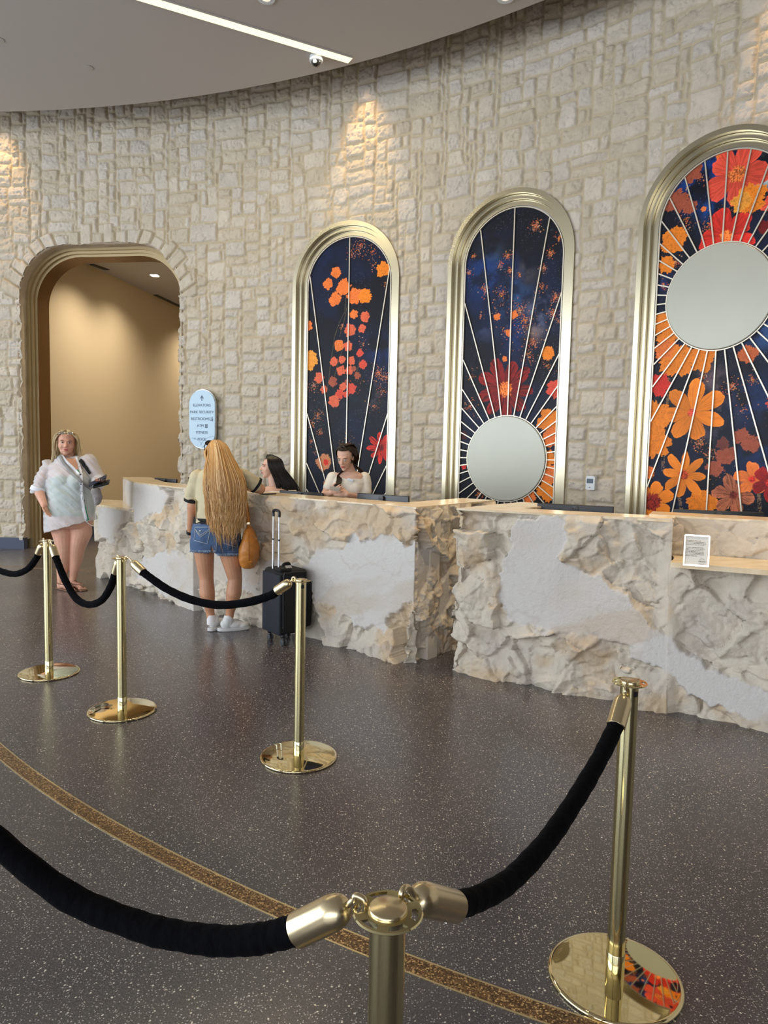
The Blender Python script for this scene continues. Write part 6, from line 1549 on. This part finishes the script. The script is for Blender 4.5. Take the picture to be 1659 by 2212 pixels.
MB().box(B(535.5, 1131, -0.085), (0.036, 0.012, 0.022), None, 0.003).build('buckle', MAT['brass_satin'], hb)
MB().tube(spline([B(529, 1068, -0.07), B(525, 1045, -0.09), B(521, 1022, -0.03), B(519, 1014, 0.04), B(520, 1022, 0.12), B(528, 1060, 0.14), B(536, 1110, 0.10), B(538, 1142, 0.05)], 40), 0.012, 8, flat=0.35, up=(0, 1, 0)).build('shoulder_strap', MAT['leather'], hb)
mb = MB(); mb.tube([B(538, 1212, -0.150), B(538, 1224, -0.11)], [0.028, 0.022], 12, flat=0.3, up=(0, 1, 0)); mb.build('end_tab', MAT['leather'], hb)

# ---------------------------------------------------------------- clerks
def clerk_profile():
    Y = 7.25; J = lambda x, y, dy=0.0: atY(x, y, Y+dy)
    t = thing('person', 'person with long black hair in profile behind the desk, looking left', 'person', (J(590, 1020)[0], Y, 0))
    mb = MB(); C = J(586, 1009); M3, P = head(mb, C, (-0.93, -0.28, 0.02), (0, 0, 1), 0.97)
    mb.cap(J(588, 1025, 0.0), 0.05, J(594, 1048), 0.06)
    mb.loft([(*J(598, 1190), 0.17, 0.13), (*J(598, 1130), 0.15, 0.12), (*J(598, 1090), 0.17, 0.13), (*J(597, 1062), 0.18, 0.11), (*J(596, 1050), 0.09, 0.08)])
    for q in (-1, 1):
        s_ = J(597+q*36, 1066); e_ = J(597+q*44, 1120, -0.02); w_ = J(597+q*18, 1135, -0.25); chain(mb, [(s_, 0.05), (e_, 0.04), (w_, 0.027)]); hand(mb, w_, (-q*0.6, -0.8, 0), (0, 0, -1), -q, 0.3, 0.88)
        chain(mb, [(J(598+q*18, 1185), 0.09), (J(598+q*18, 1290), 0.06), (np.array([J(598+q*18, 1290)[0], Y, 0.09]), 0.045)])
    remeshed(mb, 'body', 0.0055, MAT['skin_light'], t, 4)
    face_parts(t, M3, P, 0.97, None, MAT['brow_dark'])
    mb = MB(); mb.loft([(*J(598, 1180), 0.18, 0.14), (*J(598, 1130), 0.165, 0.135), (*J(598, 1090), 0.185, 0.145), (*J(597, 1066), 0.192, 0.125), (*J(596, 1056), 0.11, 0.09)])
    for q in (-1, 1): chain(mb, [(J(597+q*36, 1067), 0.063), (J(597+q*42, 1098), 0.058)])
    remeshed(mb, 'blouse', 0.008, MAT['blouse'], t, 4, post=folds(0.012, 9, 9, 3))
    mb = MB()
    mb.loft([(*J(598, 1215), 0.20, 0.14), (*J(598, 1170), 0.19, 0.15)])
    for q in (-1, 1): mb.loft([(J(598+q*18, 1290)[0], Y, 0.06, 0.07, 0.07), (*J(598+q*18, 1200), 0.10, 0.10)])
    remeshed(mb, 'trousers', 0.01, MAT['black_cloth'], t, 3)
    for q in (-1, 1): MB().ell((J(598+q*18, 1290)[0], Y-0.05, 0.035), (0.045, 0.12, 0.035)).build('shoe', MAT['black_plastic'], t)
    r_ = random.Random(12); pa = []
    for i in range(520):
        b = r_.uniform(-0.11, 0.05); sg = r_.choice((-1, 1)); lay = r_.uniform(-0.012, 0.012)
        tipx = r_.uniform(0, 1)
        top = P(sg*0.01, 0.03+b*0.3, 0.126)
        pts = [top, P(sg*0.075, b*0.8+0.01, 0.075), P(sg*(0.088+lay), b-0.01, 0.0), P(sg*(0.09+lay), b-0.055-0.04*tipx, -0.10), P(sg*(0.10+lay), b-0.09-0.08*tipx, -0.20), P(sg*0.10, b-0.12-0.11*tipx, -0.30-r_.uniform(0, 0.08))]
        pa.append((pts, 0.0075, 0.003))
    for i in range(160):
        a = r_.uniform(-1, 1); pts = [P(a*0.02, 0.02, 0.126), P(a*0.06, -0.085, 0.085), P(a*0.08, -0.12, 0.0), P(a*0.09, -0.15, -0.10), P(a*0.10, -0.19, -0.2), P(a*0.11, -0.22, -0.32)]; pa.append((pts, 0.009, 0.003))
    strands('hair', t, MAT['blackhair'], pa, 14, 1.5, 5, cap=(P, 0.97, 0.42, 0.55))
clerk_profile()
def clerk_white():
    Y = 6.62; J = lambda x, y, dy=0.0: atY(x, y, Y+dy)
    t = thing('person', 'person in a white blouse behind the desk looking down at a card', 'person', (J(752, 1030)[0], Y, 0))
    mb = MB(); C = J(746, 987, -0.03); M3, P = head(mb, C, (-0.28, -0.86, -0.38), (-0.10, -0.36, 1), 0.97)
    mb.cap(J(750, 1000, 0.03), 0.046, J(756, 1020, 0.06), 0.055)
    mb.loft([(*J(752, 1190, 0.06), 0.16, 0.12), (*J(752, 1110, 0.06), 0.135, 0.11), (*J(752, 1070, 0.06), 0.15, 0.12), (*J(753, 1040, 0.06), 0.16, 0.105), (*J(754, 1026, 0.06), 0.15, 0.085), (*J(756, 1018, 0.06), 0.07, 0.07)])
    s1 = J(721, 1033, 0.06); e1 = J(700, 1072, 0.0); w1 = J(715, 1064, -0.20); s2 = J(787, 1034, 0.07); e2 = J(790, 1078, 0.02); w2 = J(749, 1068, -0.20)
    chain(mb, [(s1, 0.048), (e1, 0.037), (w1, 0.024)]); chain(mb, [(s2, 0.050), (e2, 0.038), (w2, 0.024)])
    hand(mb, w1, (0.55, -0.35, 0.25), (0.3, 0.8, 0.3), 1, 0.45, 0.84); hand(mb, w2, (-0.85, -0.25, 0.20), (-0.1, 0.9, -0.2), -1, 0.45, 0.86)
    for q in (-1, 1): chain(mb, [(J(752+q*18, 1185, 0.06), 0.085), (J(752+q*18, 1290, 0.06), 0.06), (np.array([J(752+q*18, 1290)[0], Y+0.06, 0.09]), 0.045)])
    remeshed(mb, 'body', 0.0048, MAT['skin_light'], t, 4)
    face_parts(t, M3, P, 0.97, None, MAT['brow_dark'], down=0.0045)
    mb = MB(); mb.loft([(*J(752, 1175, 0.06), 0.175, 0.135), (*J(752, 1110, 0.06), 0.152, 0.126), (*J(752, 1070, 0.06), 0.168, 0.138), (*J(753, 1042, 0.06), 0.178, 0.118), (*J(754, 1030, 0.065), 0.160, 0.092), (*J(755, 1025, 0.07), 0.13, 0.07)])
    mb.ell(J(740, 1056, -0.02), (0.07, 0.055, 0.06)); mb.ell(J(765, 1056, -0.02), (0.07, 0.055, 0.06))
    chain(mb, [(s1+np.array([0, 0, 0.0]), 0.062), ((s1+e1)/2, 0.058)]); chain(mb, [(s2, 0.064), (s2*0.35+e2*0.65, 0.060)])
    bl = remeshed(mb, 'blouse', 0.006, MAT['blouse'], t, 4, post=folds(0.014, 10, 8, 83))
    mb = MB(); mb.box(J(757, 1037, -0.065), (0.060, 0.006, 0.028), np.array([[0.97, 0, 0.2], [0, 1, 0], [-0.2, 0, 0.97]]), 0.004); mb.build('name_badge', MAT['white_plastic'], t)
    mb = MB(); mb.loft([(*J(752, 1215, 0.06), 0.19, 0.14), (*J(752, 1170, 0.06), 0.18, 0.14)])
    for q in (-1, 1): mb.loft([(J(752+q*18, 1290)[0], Y+0.06, 0.06, 0.07, 0.07), (*J(752+q*18, 1200, 0.06), 0.10, 0.10)])
    remeshed(mb, 'trousers', 0.01, MAT['black_cloth'], t, 3)
    for q in (-1, 1): MB().ell((J(752+q*18, 1290)[0], Y+0.01, 0.035), (0.045, 0.12, 0.035)).build('shoe', MAT['black_plastic'], t)
    MB().ell(P(0.076, -0.002, -0.042), (0.004, 0.004, 0.004), nu=10, nv=6).build('earring', MAT['chrome'], t)
    r_ = random.Random(22); pa = []
    for i in range(420):
        q = r_.uniform(0, 1); lay = r_.uniform(0, 0.012)
        # image-left fall, over the shoulder to the chest (her right side is -x of face frame is +r?)
        if i % 2:
            pts = [P(0.0, 0.04-0.06*q, 0.125), P(-0.074, 0.030-0.09*q, 0.070), P(-0.088-lay, -0.005-0.07*q, -0.01), J(732+8*q, 1022, -0.02+0.05*q), J(727+11*q, 1038, -0.06), J(721+12*q+r_.uniform(-2, 2), 1048+r_.uniform(0, 10), -0.10)]
        else:
            pts = [P(0.0, 0.04-0.06*q, 0.125), P(0.074, 0.015-0.08*q, 0.075), P(0.082+lay, -0.045-0.04*q, 0.0), J(768+7*q, 1010, 0.08), J(781+8*q, 1024, 0.13+0.03*q), J(790+9*q, 1040+r_.uniform(0, 16), 0.18)]
        pa.append((pts, 0.0062, 0.002))
    for i in range(170):
        a = r_.uniform(-1, 1); pts = [P(a*0.03, 0.03, 0.125), P(a*0.07, -0.07, 0.10), P(a*0.085, -0.115, 0.01), P(a*0.08, -0.12, -0.09), J(765+a*14, 1040, 0.19), J(766+a*16, 1070, 0.20)]; pa.append((pts, 0.0085, 0.003))
    strands('hair', t, MAT['brownhair'], pa, 14, 1.5, 5, cap=(P, 0.97, 0.42, 0.52))
    c = (w1+w2)/2+np.array([0.0, -0.075, 0.055]); c = J(723, 1056, -0.30)
    tag(MB().box(c, (0.088, 0.002, 0.055), np.array([[0.98, 0.1, 0.15], [0.0, 0.7, -0.7], [-0.17, 0.7, 0.69]]), 0.0).build('card', simple('printed_card', lin(190, 186, 180), 0.4), smooth=False), 'small printed card held in the hands of the clerk in white', 'card')
clerk_white()
